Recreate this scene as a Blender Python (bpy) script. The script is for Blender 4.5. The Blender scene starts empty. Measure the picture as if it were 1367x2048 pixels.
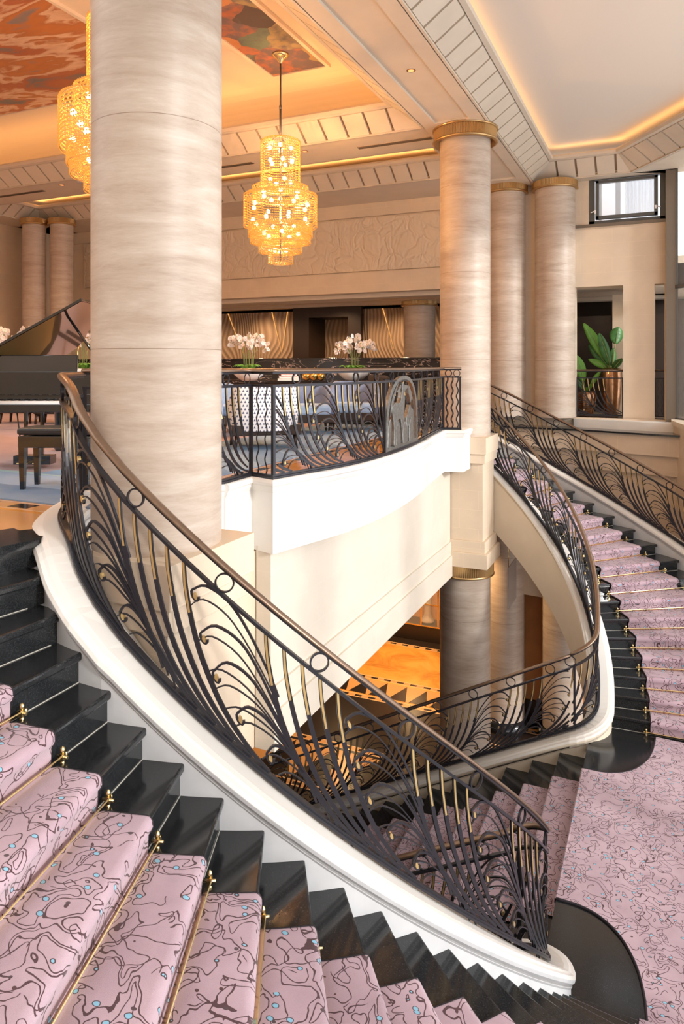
import bpy, bmesh, math, random
from mathutils import Vector, Matrix
random.seed(7)
S = bpy.context.scene
COL = S.collection
PI = math.pi
H = 3.6 / 21                     # riser height
CU, CV = -.125, 2.157            # centre of each curved flight (V mirrored)
A20, DA = -1.57, 5.08
RIN, RRAIL = 2.41, 2.24
CAM = Vector((2.907, -7.517, 1.08)); YAW = .4282
FZ = -3.6 - H * 18               # lower floor level
rad = math.radians
def ak(k): return A20 - DA * (20 - k)
def kof(a): return 20 + (a - A20) / DA

# ------------------------------------------------------------------ materials
def newmat(name):
    m = bpy.data.materials.new(name); m.use_nodes = True
    return m, m.node_tree.nodes, m.node_tree.links, m.node_tree.nodes['Principled BSDF']
def setp(b, col=None, rough=None, metal=None, spec=None, coat=None, trans=None, em=None, ems=None, ior=None, sheen=None, alpha=None):
    if col is not None: b.inputs['Base Color'].default_value = (*col, 1)
    if rough is not None: b.inputs['Roughness'].default_value = rough
    if metal is not None: b.inputs['Metallic'].default_value = metal
    if spec is not None: b.inputs['Specular IOR Level'].default_value = spec
    if coat is not None: b.inputs['Coat Weight'].default_value = coat
    if trans is not None: b.inputs['Transmission Weight'].default_value = trans
    if em is not None: b.inputs['Emission Color'].default_value = (*em, 1)
    if ems is not None: b.inputs['Emission Strength'].default_value = ems
    if ior is not None: b.inputs['IOR'].default_value = ior
    if sheen is not None: b.inputs['Sheen Weight'].default_value = sheen
    if alpha is not None: b.inputs['Alpha'].default_value = alpha
def simple(name, col, rough=.5, metal=0, nscale=0, namt=.0, bump=0, **k):
    m, N, L, b = newmat(name); setp(b, col, rough, metal, **k)
    if nscale:
        tc = N.new('ShaderNodeTexCoord'); n = N.new('ShaderNodeTexNoise'); n.inputs['Scale'].default_value = nscale
        n.inputs['Detail'].default_value = 4
        L.new(tc.outputs['Object'], n.inputs['Vector'])
        if namt:
            r = N.new('ShaderNodeValToRGB'); r.color_ramp.elements[0].position = .3; r.color_ramp.elements[1].position = .7
            r.color_ramp.elements[0].color = (*[c * (1 - namt) for c in col], 1)
            r.color_ramp.elements[1].color = (*[min(1, c * (1 + namt * .6)) for c in col], 1)
            L.new(n.outputs['Fac'], r.inputs['Fac']); L.new(r.outputs['Color'], b.inputs['Base Color'])
        if bump:
            bp = N.new('ShaderNodeBump'); bp.inputs['Strength'].default_value = bump; bp.inputs['Distance'].default_value = .01
            L.new(n.outputs['Fac'], bp.inputs['Height']); L.new(bp.outputs['Normal'], b.inputs['Normal'])
    return m
class NX:
    """tiny node helper for math expressions on world position"""
    def __init__(s, N, L):
        s.N, s.L = N, L
        g = N.new('ShaderNodeNewGeometry'); x = N.new('ShaderNodeSeparateXYZ'); L.new(g.outputs['Position'], x.inputs[0])
        s.pos = g.outputs['Position']; s.nor = g.outputs['Normal']; s.x, s.y, s.z = x.outputs
    def m(s, op, a, b=0, c=0):
        n = s.N.new('ShaderNodeMath'); n.operation = op
        for i, v in enumerate((a, b, c)):
            if i >= len(n.inputs): break
            if isinstance(v, (int, float)): n.inputs[i].default_value = v
            else: s.L.new(v, n.inputs[i])
        return n.outputs[0]
    def band(s, v, lo, hi):   # 1 inside
        return s.m('MULTIPLY', s.m('GREATER_THAN', v, lo), s.m('LESS_THAN', v, hi))
    def mix(s, f, a, b):
        n = s.N.new('ShaderNodeMix'); n.data_type = 'RGBA'
        for sock, v in ((n.inputs[0], f), (n.inputs[6], a), (n.inputs[7], b)):
            if isinstance(v, tuple): sock.default_value = (*v, 1)
            elif isinstance(v, (int, float)): sock.default_value = v
            else: s.L.new(v, sock)
        return n.outputs[2]
    def vec(s, sx, sy, sz, src=None):
        n = s.N.new('ShaderNodeVectorMath'); n.operation = 'MULTIPLY'; s.L.new(src or s.pos, n.inputs[0]); n.inputs[1].default_value = (sx, sy, sz)
        return n.outputs[0]
    def noise(s, vec, sc, det=4, dist=0, rough=.5):
        n = s.N.new('ShaderNodeTexNoise'); n.inputs['Scale'].default_value = sc; n.inputs['Detail'].default_value = det
        n.inputs['Distortion'].default_value = dist; n.inputs['Roughness'].default_value = rough
        s.L.new(vec, n.inputs['Vector']); return n.outputs['Fac']
    def ramp(s, f, stops, interp='LINEAR'):
        r = s.N.new('ShaderNodeValToRGB'); r.color_ramp.interpolation = interp
        e = r.color_ramp.elements
        while len(e) < len(stops): e.new(.5)
        for i, (p, c) in enumerate(stops): e[i].position = p; e[i].color = (*c, 1)
        s.L.new(f, r.inputs['Fac']); return r.outputs['Color']
    def bump(s, h, b, st=.3, d=.01):
        n = s.N.new('ShaderNodeBump'); n.inputs['Strength'].default_value = st; n.inputs['Distance'].default_value = d
        s.L.new(h, n.inputs['Height']); s.L.new(n.outputs['Normal'], b.inputs['Normal'])
M = {}
def mk_travertine():
    m, N, L, b = newmat('travertine'); q = NX(N, L)
    n1 = q.noise(q.vec(1.0, 1.0, 5.5), 1.4, 8, .5, .6); n2 = q.noise(q.vec(5, 5, 30), 1.5, 6, .3, .7)
    f = q.m('ADD', q.m('MULTIPLY', n1, .7), q.m('MULTIPLY', n2, .30))
    c = q.ramp(f, [(.28, (.37, .27, .195)), (.44, (.47, .37, .29)), (.55, (.535, .44, .355)), (.72, (.64, .56, .475))])
    j = q.m('ABSOLUTE', q.m('SUBTRACT', q.m('FRACT', q.m('DIVIDE', q.m('SUBTRACT', q.z, 1.18 - 13.9), 1.39)), .5))
    jm = q.m('GREATER_THAN', j, .4983)
    c = q.mix(jm, c, (.27, .19, .13)); L.new(c, b.inputs['Base Color']); setp(b, rough=.42)
    q.bump(n2, b, .12, .01); return m
M['travertine'] = mk_travertine()
def mk_cream(name, col, bw=.62, bh=.3, mort=.02, mc=1.12, rough=.6):
    m, N, L, b = newmat(name); q = NX(N, L)
    # world-aligned ashlar joints, using the two dominant axes
    h = q.m('DIVIDE', q.z, bh); row = q.m('FLOOR', h)
    run = q.m('ADD', q.m('DIVIDE', q.m('ADD', q.x, q.y), bw), q.m('MULTIPLY', row, .5))
    jz = q.m('LESS_THAN', q.m('FRACT', h), mort); jx = q.m('LESS_THAN', q.m('FRACT', run), mort * bh / bw)
    j = q.m('MAXIMUM', jz, jx)
    n = q.noise(q.pos, 2.2, 5, .4); n2 = q.noise(q.pos, 60, 2)
    f = q.m('ADD', q.m('MULTIPLY', n, .8), q.m('MULTIPLY', n2, .2))
    c = q.ramp(f, [(.3, tuple(v * .93 for v in col)), (.7, tuple(min(1, v * 1.05) for v in col))])
    c = q.mix(q.m('MULTIPLY', j, .7), c, tuple(min(1, v * mc) for v in col))
    L.new(c, b.inputs['Base Color']); setp(b, rough=rough); return m
M['cream'] = mk_cream('cream_limestone', (.69, .555, .41))
M['cream_big'] = mk_cream('cream_limestone_blocks', (.66, .585, .485), .8, .36, .018, 1.06)
M['cream_plain'] = simple('cream_plaster', (.72, .61, .47), .6, nscale=3, namt=.04)
M['soffit'] = simple('beige_soffit', (.66, .56, .44), .7, nscale=2.5, namt=.05)
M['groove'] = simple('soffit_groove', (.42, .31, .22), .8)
M['ceil_hall'] = simple('hall_ceiling_paint', (.80, .72, .62), .8)
M['ceil_lobby'] = simple('lobby_ceiling_paint', (.74, .60, .45), .7)
M['white'] = simple('white_plaster', (.80, .77, .72), .55, nscale=6, namt=.03)
M['grey_plaster'] = simple('pale_grey_plaster', (.60, .60, .60), .6, nscale=7, namt=.07, bump=.05)
M['moulding'] = simple('ivory_painted_moulding', (.72, .685, .63), .45)
M['dark_ceiling'] = simple('brown_lower_ceiling', (.20, .13, .09), .8)
M['brass'] = simple('polished_brass', (.90, .70, .36), .24, 1)
M['copper_rail'] = simple('bronze_handrail', (.235, .155, .105), .34, .7, nscale=30, namt=.1)
M['gilt'] = simple('gilded_inlay', (.66, .47, .20), .38, .75)
M['iron'] = simple('black_wrought_iron', (.028, .027, .033), .33, .35, nscale=25, bump=.08)
M['collar'] = simple('fluted_brass_collar', (.56, .36, .16), .33, .9)
M['relief_metal'] = simple('pewter_relief', (.30, .30, .285), .36, .85, nscale=30, namt=.3, bump=.25)
def mk_marble():
    m, N, L, b = newmat('black_marble'); q = NX(N, L)
    n = q.noise(q.pos, 130, 2); c = q.ramp(n, [(.4, (.011, .012, .013)), (.8, (.03, .032, .034))])
    L.new(c, b.inputs['Base Color']); setp(b, rough=.13, spec=.6); return m
M['marble'] = mk_marble()
M['grout'] = simple('pale_grout', (.55, .52, .46), .8)
def mk_veined():
    m, N, L, b = newmat('veined_black_marble'); q = NX(N, L)
    n = q.noise(q.vec(.7, .7, 2.2), 1.1, 5, 1.6, .55)
    v = q.m('LESS_THAN', q.m('ABSOLUTE', q.m('SUBTRACT', n, .5)), .006)
    c = q.mix(v, (.018, .015, .016), (.62, .5, .46)); L.new(c, b.inputs['Base Color']); setp(b, rough=.15); return m
M['veined'] = mk_veined()
def mk_carpet():
    m, N, L, b = newmat('pink_patterned_carpet'); q = NX(N, L)
    w = N.new('ShaderNodeTexNoise'); w.inputs['Scale'].default_value = 22; w.inputs['Detail'].default_value = 1; L.new(q.pos, w.inputs['Vector'])
    wv = N.new('ShaderNodeVectorMath'); wv.operation = 'MULTIPLY_ADD'; L.new(w.outputs['Color'], wv.inputs[0]); wv.inputs[1].default_value = (.012, .012, .012); L.new(q.pos, wv.inputs[2])
    P = wv.outputs[0]
    # meandering brown thread: constant-width contour lines (value / gradient) of smooth noises
    def off(v, d):
        n = N.new('ShaderNodeVectorMath'); n.operation = 'ADD'; L.new(v, n.inputs[0]); n.inputs[1].default_value = d; return n.outputs[0]
    def field(v, sc, det, dist):
        e = .004; f0 = q.noise(v, sc, det, dist); g = None
        for d in ((e, 0, 0), (0, e, 0), (0, 0, e)):
            k = q.m('DIVIDE', q.m('SUBTRACT', q.noise(off(v, d), sc, det, dist), f0), e); k = q.m('MULTIPLY', k, k); g = k if g is None else q.m('ADD', g, k)
        return f0, q.m('MAXIMUM', q.m('SQRT', g), 1.1)
    def contour(fg, lv, wd): return q.m('LESS_THAN', q.m('DIVIDE', q.m('ABSOLUTE', q.m('SUBTRACT', fg[0], lv)), fg[1]), wd)
    A_ = field(P, 6.4, 1.0, .9); B_ = field(off(P, (3.1, 1.7, .4)), 8.5, .6, .6)
    gate = q.noise(P, 4.1, 0)
    l3 = q.m('MULTIPLY', q.m('MAXIMUM', contour(B_, .56, .0020), contour(B_, .30, .0020)), q.m('GREATER_THAN', gate, .47))
    line = q.m('MAXIMUM', q.m('MAXIMUM', contour(A_, .50, .0023), l3), q.m('MULTIPLY', contour(A_, .60, .0020), q.m('LESS_THAN', gate, .58)))
    v = N.new('ShaderNodeTexVoronoi'); v.inputs['Scale'].default_value = 12; L.new(q.vec(1, 1.45, 1.15, P), v.inputs['Vector'])
    d = v.outputs['Distance']
    sc = N.new('ShaderNodeSeparateXYZ'); L.new(v.outputs['Color'], sc.inputs[0])
    on = q.m('GREATER_THAN', sc.outputs[0], .35)
    blue = q.m('MULTIPLY', q.m('LESS_THAN', d, .16), on); ring = q.m('MULTIPLY', q.m('LESS_THAN', d, .21), on)
    dark = q.m('MULTIPLY', q.m('LESS_THAN', d, .12), q.m('LESS_THAN', sc.outputs[0], .12))
    pn = q.noise(q.pos, 3.5, 3); pile = q.noise(q.pos, 420, 2)
    f = q.m('ADD', q.m('MULTIPLY', pn, .6), q.m('MULTIPLY', pile, .4))
    base = q.ramp(f, [(.35, (.39, .27, .31)), (.65, (.53, .385, .435))])
    c = q.mix(line, base, (.075, .03, .035)); c = q.mix(ring, c, (.075, .04, .045)); c = q.mix(blue, c, (.24, .50, .66)); c = q.mix(dark, c, (.08, .03, .03))
    L.new(c, b.inputs['Base Color']); setp(b, rough=.95, spec=.15, sheen=.25)
    q.bump(pile, b, .5, .006); return m
M['carpet'] = mk_carpet()
M['binding'] = simple('dark_carpet_binding', (.02, .015, .02), .9)
def mk_floor(name, lower):
    m, N, L, b = newmat(name); q = NX(N, L)
    n = q.noise(q.pos, 1.3, 6, .8, .6)
    base = q.ramp(n, [(.3, (.46, .17, .03)), (.5, (.72, .32, .055)), (.7, (.82, .42, .10))])
    blk = (.02, .014, .012); cr = (.74, .50, .30)
    tanb = (.62, .33, .13)
    def stripe(c, v, run, lo, w=.17, per=.34):
        ins = q.band(v, lo, lo + w); edge = q.m('MAXIMUM', q.band(v, lo, lo + .022), q.band(v, lo + w - .022, lo + w))
        dash = q.m('MULTIPLY', q.band(v, lo + .045, lo + w - .045), q.m('LESS_THAN', q.m('FRACT', q.m('DIVIDE', run, per)), .5))
        c = q.mix(ins, c, tanb); c = q.mix(edge, c, cr); return q.mix(dash, c, blk)
    def tri(c, v, run, lo, w, per):
        t = q.m('DIVIDE', q.m('SUBTRACT', v, lo), w)          # 0..1
        s = q.m('ABSOLUTE', q.m('SUBTRACT', q.m('FRACT', q.m('DIVIDE', run, per)), .5))   # 0..0.5
        ins = q.band(t, .06, .94); tr = q.m('LESS_THAN', q.m('ADD', q.m('MULTIPLY', s, 2), t), .94)
        s2 = q.m('ABSOLUTE', q.m('SUBTRACT', q.m('FRACT', q.m('ADD', q.m('DIVIDE', run, per), .27)), .5))
        c = q.mix(ins, c, tanb)
        return q.mix(q.m('MULTIPLY', ins, tr), c, blk)
    c = base
    if lower:
        c = q.mix(q.m('GREATER_THAN', q.y, 11.15), c, (.03, .02, .016))
        c = stripe(c, q.y, q.x, 10.98)
        c = q.mix(q.m('LESS_THAN', q.y, 7.7), c, (.022, .015, .013))
        c = stripe(c, q.y, q.x, 8.72); c = stripe(c, q.y, q.x, 7.7); c = tri(c, q.y, q.x, 7.87, .85, .5)
        z4 = q.m('MULTIPLY', q.band(q.y, 4.0, 5.7), q.m('LESS_THAN', q.x, -2.2))
        c2 = tri(stripe(stripe(c, q.y, q.x, 5.53), q.y, q.x, 4.0), q.y, q.x, 4.17, 1.36, .9); c = q.mix(z4, c, c2)
        z5 = q.m('MULTIPLY', q.band(q.y, 5.0, 7.7), q.m('GREATER_THAN', q.x, -.6))
        c3 = stripe(stripe(tri(c, q.y, q.x, 6.0, .8, .6), q.y, q.x, 6.8), q.y, q.x, 5.8); c = q.mix(z5, c, c3)
    else:
        c2 = stripe(tri(c, q.y, q.x, -4.55, .85, 1.25), q.y, q.x, -3.70, .22, .42)
        c = q.mix(q.m('LESS_THAN', q.y, -3.47), c, c2)
        c3 = stripe(c, q.x, q.y, -1.0, .18, .42); c = q.mix(q.band(q.y, -2.3, 3.4), c, c3)
        c = q.mix(q.m('GREATER_THAN', q.y, 6.3), c, (.30, .22, .16))
    L.new(c, b.inputs['Base Color']); setp(b, rough=.24 if lower else .12, spec=.3 if lower else .5); return m
M['floor_up'] = mk_floor('amber_marble_floor_upper', False)
M['floor_low'] = mk_floor('amber_marble_floor_lower', True)
def mk_rug():
    m, N, L, b = newmat('lounge_rug'); q = NX(N, L)
    blu, lb, teal, mv = (.17, .27, .42), (.36, .48, .64), (.48, .66, .66), (.56, .40, .40)
    c = q.mix(q.m('GREATER_THAN', q.y, -2.98), blu, lb)
    c = q.mix(q.m('GREATER_THAN', q.y, -2.45), c, teal)
    d = q.m('MULTIPLY', q.m('GREATER_THAN', q.y, -2.36), q.m('LESS_THAN', q.x, -2.75))
    e = q.m('MULTIPLY', q.m('GREATER_THAN', q.y, -2.4), q.m('GREATER_THAN', q.x, -2.75))
    st = q.m('LESS_THAN', q.m('FRACT', q.m('DIVIDE', q.m('ADD', q.x, q.y), 1.3)), .45)
    c = q.mix(e, c, q.mix(st, (.20, .33, .50), (.30, .45, .62))); c = q.mix(d, c, mv)
    n = q.noise(q.pos, 5, 4); c = q.mix(q.m('MULTIPLY', n, .18), c, (.8, .75, .72))
    L.new(c, b.inputs['Base Color']); setp(b, rough=.95, spec=.1); return m
M['rug'] = mk_rug()
def mk_mural(name, dark):
    m, N, L, b = newmat(name); q = NX(N, L)
    if dark:
        w = N.new('ShaderNodeTexNoise'); w.inputs['Scale'].default_value = 1.7; L.new(q.pos, w.inputs['Vector'])
        wv = N.new('ShaderNodeVectorMath'); wv.operation = 'MULTIPLY_ADD'; L.new(w.outputs['Color'], wv.inputs[0]); wv.inputs[1].default_value = (.5, .5, 0); L.new(q.pos, wv.inputs[2])
        v = N.new('ShaderNodeTexVoronoi'); v.inputs['Scale'].default_value = 1.9; L.new(wv.outputs[0], v.inputs['Vector'])
        s = N.new('ShaderNodeSeparateXYZ'); L.new(v.outputs['Color'], s.inputs[0])
        f = q.m('ADD', q.m('MULTIPLY', s.outputs[0], .8), q.m('MULTIPLY', q.noise(q.pos, 6, 5), .3))
        c = q.ramp(f, [(.18, (.085, .06, .06)), (.34, (.13, .17, .13)), (.46, (.10, .085, .10)), (.58, (.34, .24, .12)), (.70, (.50, .20, .08)), (.84, (.42, .13, .06)), (.95, (.14, .10, .11))], 'EASE')
    else:
        n = q.noise(q.vec(.35, .9, 1), 1.0, 3, 1.3, .45); n2 = q.noise(q.vec(.6, 2.0, 1), 2.6, 5, 1.2)
        f = q.m('ADD', q.m('MULTIPLY', n, .78), q.m('MULTIPLY', n2, .22))
        c = q.ramp(f, [(.30, (.17, .12, .12)), (.38, (.20, .17, .15)), (.43, (.42, .13, .055)), (.475, (.45, .15, .06)), (.49, (.62, .36, .22)), (.54, (.72, .47, .30)), (.57, (.46, .17, .06)), (.63, (.55, .19, .05)), (.68, (.26, .21, .19)), (.8, (.40, .14, .07))])
    L.new(c, b.inputs['Base Color']); setp(b, rough=.6); return m
M['mural_warm'] = mk_mural('painted_ceiling_panel_warm', False)
M['mural_dark'] = mk_mural('painted_ceiling_panel_dark', True)
def mk_frieze():
    m, N, L, b = newmat('carved_leaf_frieze'); q = NX(N, L)
    w = N.new('ShaderNodeTexNoise'); w.inputs['Scale'].default_value = 1.6; w.inputs['Detail'].default_value = 2; L.new(q.pos, w.inputs['Vector'])
    wv = N.new('ShaderNodeVectorMath'); wv.operation = 'MULTIPLY_ADD'; L.new(w.outputs['Color'], wv.inputs[0]); wv.inputs[1].default_value = (.9, .9, .9); L.new(q.pos, wv.inputs[2])
    v = N.new('ShaderNodeTexVoronoi'); v.inputs['Scale'].default_value = 2.6; v.feature = 'DISTANCE_TO_EDGE'; L.new(wv.outputs[0], v.inputs['Vector'])
    wa = N.new('ShaderNodeTexWave'); wa.inputs['Scale'].default_value = 3.2; wa.inputs['Distortion'].default_value = 6; L.new(wv.outputs[0], wa.inputs['Vector'])
    h = q.m('ADD', q.m('MINIMUM', q.m('MULTIPLY', v.outputs['Distance'], 4), .6), q.m('MULTIPLY', wa.outputs['Fac'], .18))
    setp(b, (.71, .58, .43), .65); q.bump(h, b, .5, .05); return m
M['frieze'] = mk_frieze()
def mk_wave():
    m, N, L, b = newmat('carved_wave_panel'); q = NX(N, L)
    w = N.new('ShaderNodeTexNoise'); w.inputs['Scale'].default_value = .45; w.inputs['Detail'].default_value = 1; L.new(q.pos, w.inputs['Vector'])
    f = q.m('ADD', q.m('MULTIPLY', q.x, 24), q.m('MULTIPLY', w.outputs['Fac'], 52)); f = q.m('ADD', f, q.m('MULTIPLY', q.z, 2.4))
    s = q.m('SINE', q.m('MULTIPLY', f, 2.2))
    c = q.ramp(q.m('MULTIPLY_ADD', s, .5, .5), [(0, (.33, .235, .16)), (1, (.52, .39, .28))]); L.new(c, b.inputs['Base Color'])
    setp(b, rough=.75, spec=.2); q.bump(s, b, .8, .02); return m
M['wave'] = mk_wave()
M['dark_wood'] = simple('dark_stained_wood', (.03, .018, .013), .35)
M['black_lacquer'] = simple('black_piano_lacquer', (.008, .008, .009), .06, coat=1)
M['black_leather'] = simple('black_leather', (.025, .027, .032), .45)
M['lid_wood'] = simple('lacquered_lid_underside', (.06, .035, .02), .10, coat=1)
M['blue_velvet'] = simple('blue_velvet', (.17, .22, .36), .85, nscale=9, namt=.2, sheen=.6)
M['blue_light'] = simple('pale_blue_upholstery', (.30, .40, .56), .85, nscale=9, namt=.15, sheen=.4)
M['dark_fabric'] = simple('dark_brown_upholstery', (.05, .035, .03), .8)
def mk_pattern():
    m, N, L, b = newmat('blue_lattice_fabric'); tc = N.new('ShaderNodeTexCoord'); q = NX(N, L)
    s = N.new('ShaderNodeSeparateXYZ'); L.new(tc.outputs['Object'], s.inputs[0])
    per = .046
    r = q.m('DIVIDE', s.outputs[2], per); row = q.m('FLOOR', r)
    u = q.m('ABSOLUTE', q.m('SUBTRACT', q.m('FRACT', q.m('ADD', q.m('DIVIDE', s.outputs[0], per), q.m('MULTIPLY', row, .5))), .5))
    v = q.m('FRACT', r)
    t = q.m('LESS_THAN', q.m('ADD', q.m('MULTIPLY', u, 2.1), v), .66)
    c = q.mix(t, (.78, .80, .84), (.10, .12, .20)); L.new(c, b.inputs['Base Color']); setp(b, rough=.9); return m
M['lattice'] = mk_pattern()
M['ceramic'] = simple('white_ceramic', (.82, .80, .77), .25)
M['petal'] = simple('white_orchid_petal', (.90, .84, .82), .6)
M['petal_c'] = simple('yellow_orchid_centre', (.75, .42, .2), .6)
M['stem'] = simple('orchid_stem', (.30, .36, .12), .6)
M['leaf'] = simple('glossy_green_leaf', (.06, .20, .045), .35, nscale=8, namt=.4)
M['leaf_light'] = simple('bright_green_leaf', (.16, .40, .05), .4, nscale=6, namt=.3)
M['copper'] = simple('hammered_copper', (.55, .30, .16), .22, .9, nscale=16, namt=.2, bump=.15)
M['gold'] = simple('polished_gold_ball', (.85, .55, .16), .15, 1)
M['red'] = simple('red_book_cover', (.65, .10, .04), .5)
M['paper'] = simple('white_book_cover', (.75, .70, .66), .6)
M['frame_grey'] = simple('grey_window_frame', (.105, .105, .10), .4, .3)
M['bronze_frame'] = simple('bronze_mullion', (.20, .165, .13), .38, .6)
M['curtain'] = simple('white_sheer_curtain', (.88, .91, .95), .8)
m_, N_, L_, b_ = newmat('sheer_curtain'); setp(b_, (.86, .90, .95), .8); tr_ = N_.new('ShaderNodeBsdfTranslucent'); tr_.inputs[0].default_value = (.86, .91, .97, 1)
mx_ = N_.new('ShaderNodeMixShader'); mx_.inputs[0].default_value = .55; L_.new(b_.outputs[0], mx_.inputs[1]); L_.new(tr_.outputs[0], mx_.inputs[2]); L_.new(mx_.outputs[0], N_['Material Output'].inputs[0]); M['curtain'] = m_
M['statue'] = simple('pale_figurine', (.60, .50, .42), .5)
M['amber_wall'] = simple('amber_panel_wall', (.62, .27, .09), .4, nscale=3, namt=.15)
M['outside'] = simple('pale_building_outside', (.80, .83, .88), .8)
def mk_glass(name, col, rough=.02, alpha=.25):
    m, N, L, b = newmat(name); setp(b, col, rough, spec=.6, alpha=alpha); return m
M['glass'] = mk_glass('window_glass', (.78, .84, .88), .02, .12)
M['frost'] = mk_glass('frosted_glass', (.50, .44, .42), .15, .55)
def emis(name, col, st):
    m, N, L, b = newmat(name); setp(b, (.02, .02, .02), .5, em=col, ems=st); return m
M['led'] = emis('warm_led_strip', (1, .45, .12), 6)
M['bulb'] = emis('glowing_bulb', (1, .72, .34), 9)
M['spot'] = emis('recessed_lamp', (1, .30, .10), 2.2)
M['red_led'] = M['spot']
M['speaker'] = simple('white_speaker_grille', (.62, .58, .55), .6)
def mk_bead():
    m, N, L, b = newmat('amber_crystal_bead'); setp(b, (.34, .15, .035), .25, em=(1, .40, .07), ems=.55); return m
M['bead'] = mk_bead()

# ------------------------------------------------------------------ mesh builder
class MB:
    def __init__(s): s.v = []; s.f = []; s.sm = []
    def add(s, vs, fs, smooth=False):
        o = len(s.v); s.v += [tuple(v) for v in vs]; s.f += [tuple(i + o for i in f) for f in fs]; s.sm += [smooth] * len(fs)
        return s
    def box(s, c, d, rz=0, tilt=None):
        cx, cy, cz = c; a, b, e = d[0] / 2, d[1] / 2, d[2] / 2; vs = []
        R = Matrix.Rotation(rz, 3, 'Z')
        if tilt: R = R @ Matrix.Rotation(tilt[0], 3, tilt[1])
        for i in (-1, 1):
            for j in (-1, 1):
                for k in (-1, 1):
                    p = R @ Vector((i * a, j * b, k * e)); vs.append((cx + p.x, cy + p.y, cz + p.z))
        return s.add(vs, [(0, 1, 3, 2), (4, 6, 7, 5), (0, 4, 5, 1), (2, 3, 7, 6), (0, 2, 6, 4), (1, 5, 7, 3)])
    def bb(s, x0, x1, y0, y1, z0, z1): return s.box(((x0 + x1) / 2, (y0 + y1) / 2, (z0 + z1) / 2), (abs(x1 - x0), abs(y1 - y0), abs(z1 - z0)))
    def tube(s, pts, r, n=8, cap=True):
        pts = [Vector(p) for p in pts]; rs = r if isinstance(r, (list, tuple)) else [r] * len(pts); vs = []; up = None
        for i, p in enumerate(pts):
            t = (pts[min(i + 1, len(pts) - 1)] - pts[max(i - 1, 0)])
            t = t.normalized() if t.length > 1e-9 else Vector((0, 0, 1))
            if up is None: up = Vector((0, 0, 1)) if abs(t.z) < .9 else Vector((1, 0, 0))
            a = t.cross(up)
            a = a.normalized() if a.length > 1e-6 else Vector((1, 0, 0))
            b = a.cross(t); up = b
            for k in range(n):
                an = 2 * PI * k / n; vs.append(p + (a * math.cos(an) + b * math.sin(an)) * rs[i])
        fs = [(i * n + k, i * n + (k + 1) % n, (i + 1) * n + (k + 1) % n, (i + 1) * n + k) for i in range(len(pts) - 1) for k in range(n)]
        s.add(vs, fs, True)
        if cap:
            s.f += [tuple(len(s.v) - len(vs) + k for k in range(n))[::-1], tuple(len(s.v) - n + k for k in range(n))]; s.sm += [False, False]
        return s
    def lathe(s, prof, c=(0, 0, 0), n=32, a0=0, a1=2 * PI, smooth=True, rot=None, flute=None):
        vs = []; full = abs(a1 - a0 - 2 * PI) < 1e-6; cols = n if full else n + 1
        for j in range(cols):
            a = a0 + (a1 - a0) * j / n
            for r, z in prof:
                rr = r + (flute[1] * (j % 2) if flute and r > flute[0] else 0)
                p = Vector((rr * math.cos(a), rr * math.sin(a), z))
                if rot: p = rot @ p
                vs.append((c[0] + p.x, c[1] + p.y, c[2] + p.z))
        m = len(prof)
        fs = [(j * m + i, ((j + 1) % cols) * m + i, ((j + 1) % cols) * m + i + 1, j * m + i + 1) for j in range(n) for i in range(m - 1)]
        return s.add(vs, fs, smooth)
    def prism(s, poly, z0, z1):
        n = len(poly); vs = [(x, y, z0) for x, y in poly] + [(x, y, z1) for x, y in poly]
        return s.add(vs, [tuple(range(n))[::-1], tuple(range(n, 2 * n))] + [(i, (i + 1) % n, n + (i + 1) % n, n + i) for i in range(n)])
    def sheet(s, rows, smooth=True):
        m = len(rows[0]); vs = [p for r in rows for p in r]
        return s.add(vs, [(i * m + j, i * m + j + 1, (i + 1) * m + j + 1, (i + 1) * m + j) for i in range(len(rows) - 1) for j in range(m - 1)], smooth)
    def build(s, name, mat, parent=None, loc=None, bevel=0, solid=0, rot=None, sub=0):
        me = bpy.data.meshes.new(name); me.from_pydata(s.v, [], s.f)
        me.polygons.foreach_set('use_smooth', s.sm); me.validate(); me.update()
        bm = bmesh.new(); bm.from_mesh(me); bmesh.ops.recalc_face_normals(bm, faces=bm.faces); bm.to_mesh(me); bm.free()
        o = bpy.data.objects.new(name, me); COL.objects.link(o)
        if isinstance(mat, str): mat = M[mat]
        me.materials.append(mat)
        if parent: o.parent = parent
        if loc: o.location = loc
        if rot: o.rotation_euler = rot
        if bevel:
            b = o.modifiers.new('Bevel', 'BEVEL'); b.width = bevel; b.segments = 2; b.limit_method = 'ANGLE'
        if sub:
            b = o.modifiers.new('Sub', 'SUBSURF'); b.levels = sub; b.render_levels = sub
        if solid:
            b = o.modifiers.new('Solid', 'SOLIDIFY'); b.thickness = abs(solid); b.offset = 1 if solid > 0 else -1
        return o
def tag(o, label, cat, group=None, kind=None):
    o['label'] = label; o['category'] = cat
    if group: o['group'] = group
    if kind: o['kind'] = kind
    return o
def thing(name, label, cat, loc=(0, 0, 0), rz=0, group=None):
    o = bpy.data.objects.new(name, None); COL.objects.link(o); o.location = loc; o.rotation_euler = (0, 0, rz); o.empty_display_size = .1
    return tag(o, label, cat, group)
def struct(o, label=None, cat=None):
    o['kind'] = 'structure'
    if label: o['label'] = label; o['category'] = cat or 'wall'
    return o
def copy_tree(o, parent=None):
    c = o.copy(); COL.objects.link(c)
    if parent: c.parent = parent
    for ch in list(o.children): copy_tree(ch, c)
    return c

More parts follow.
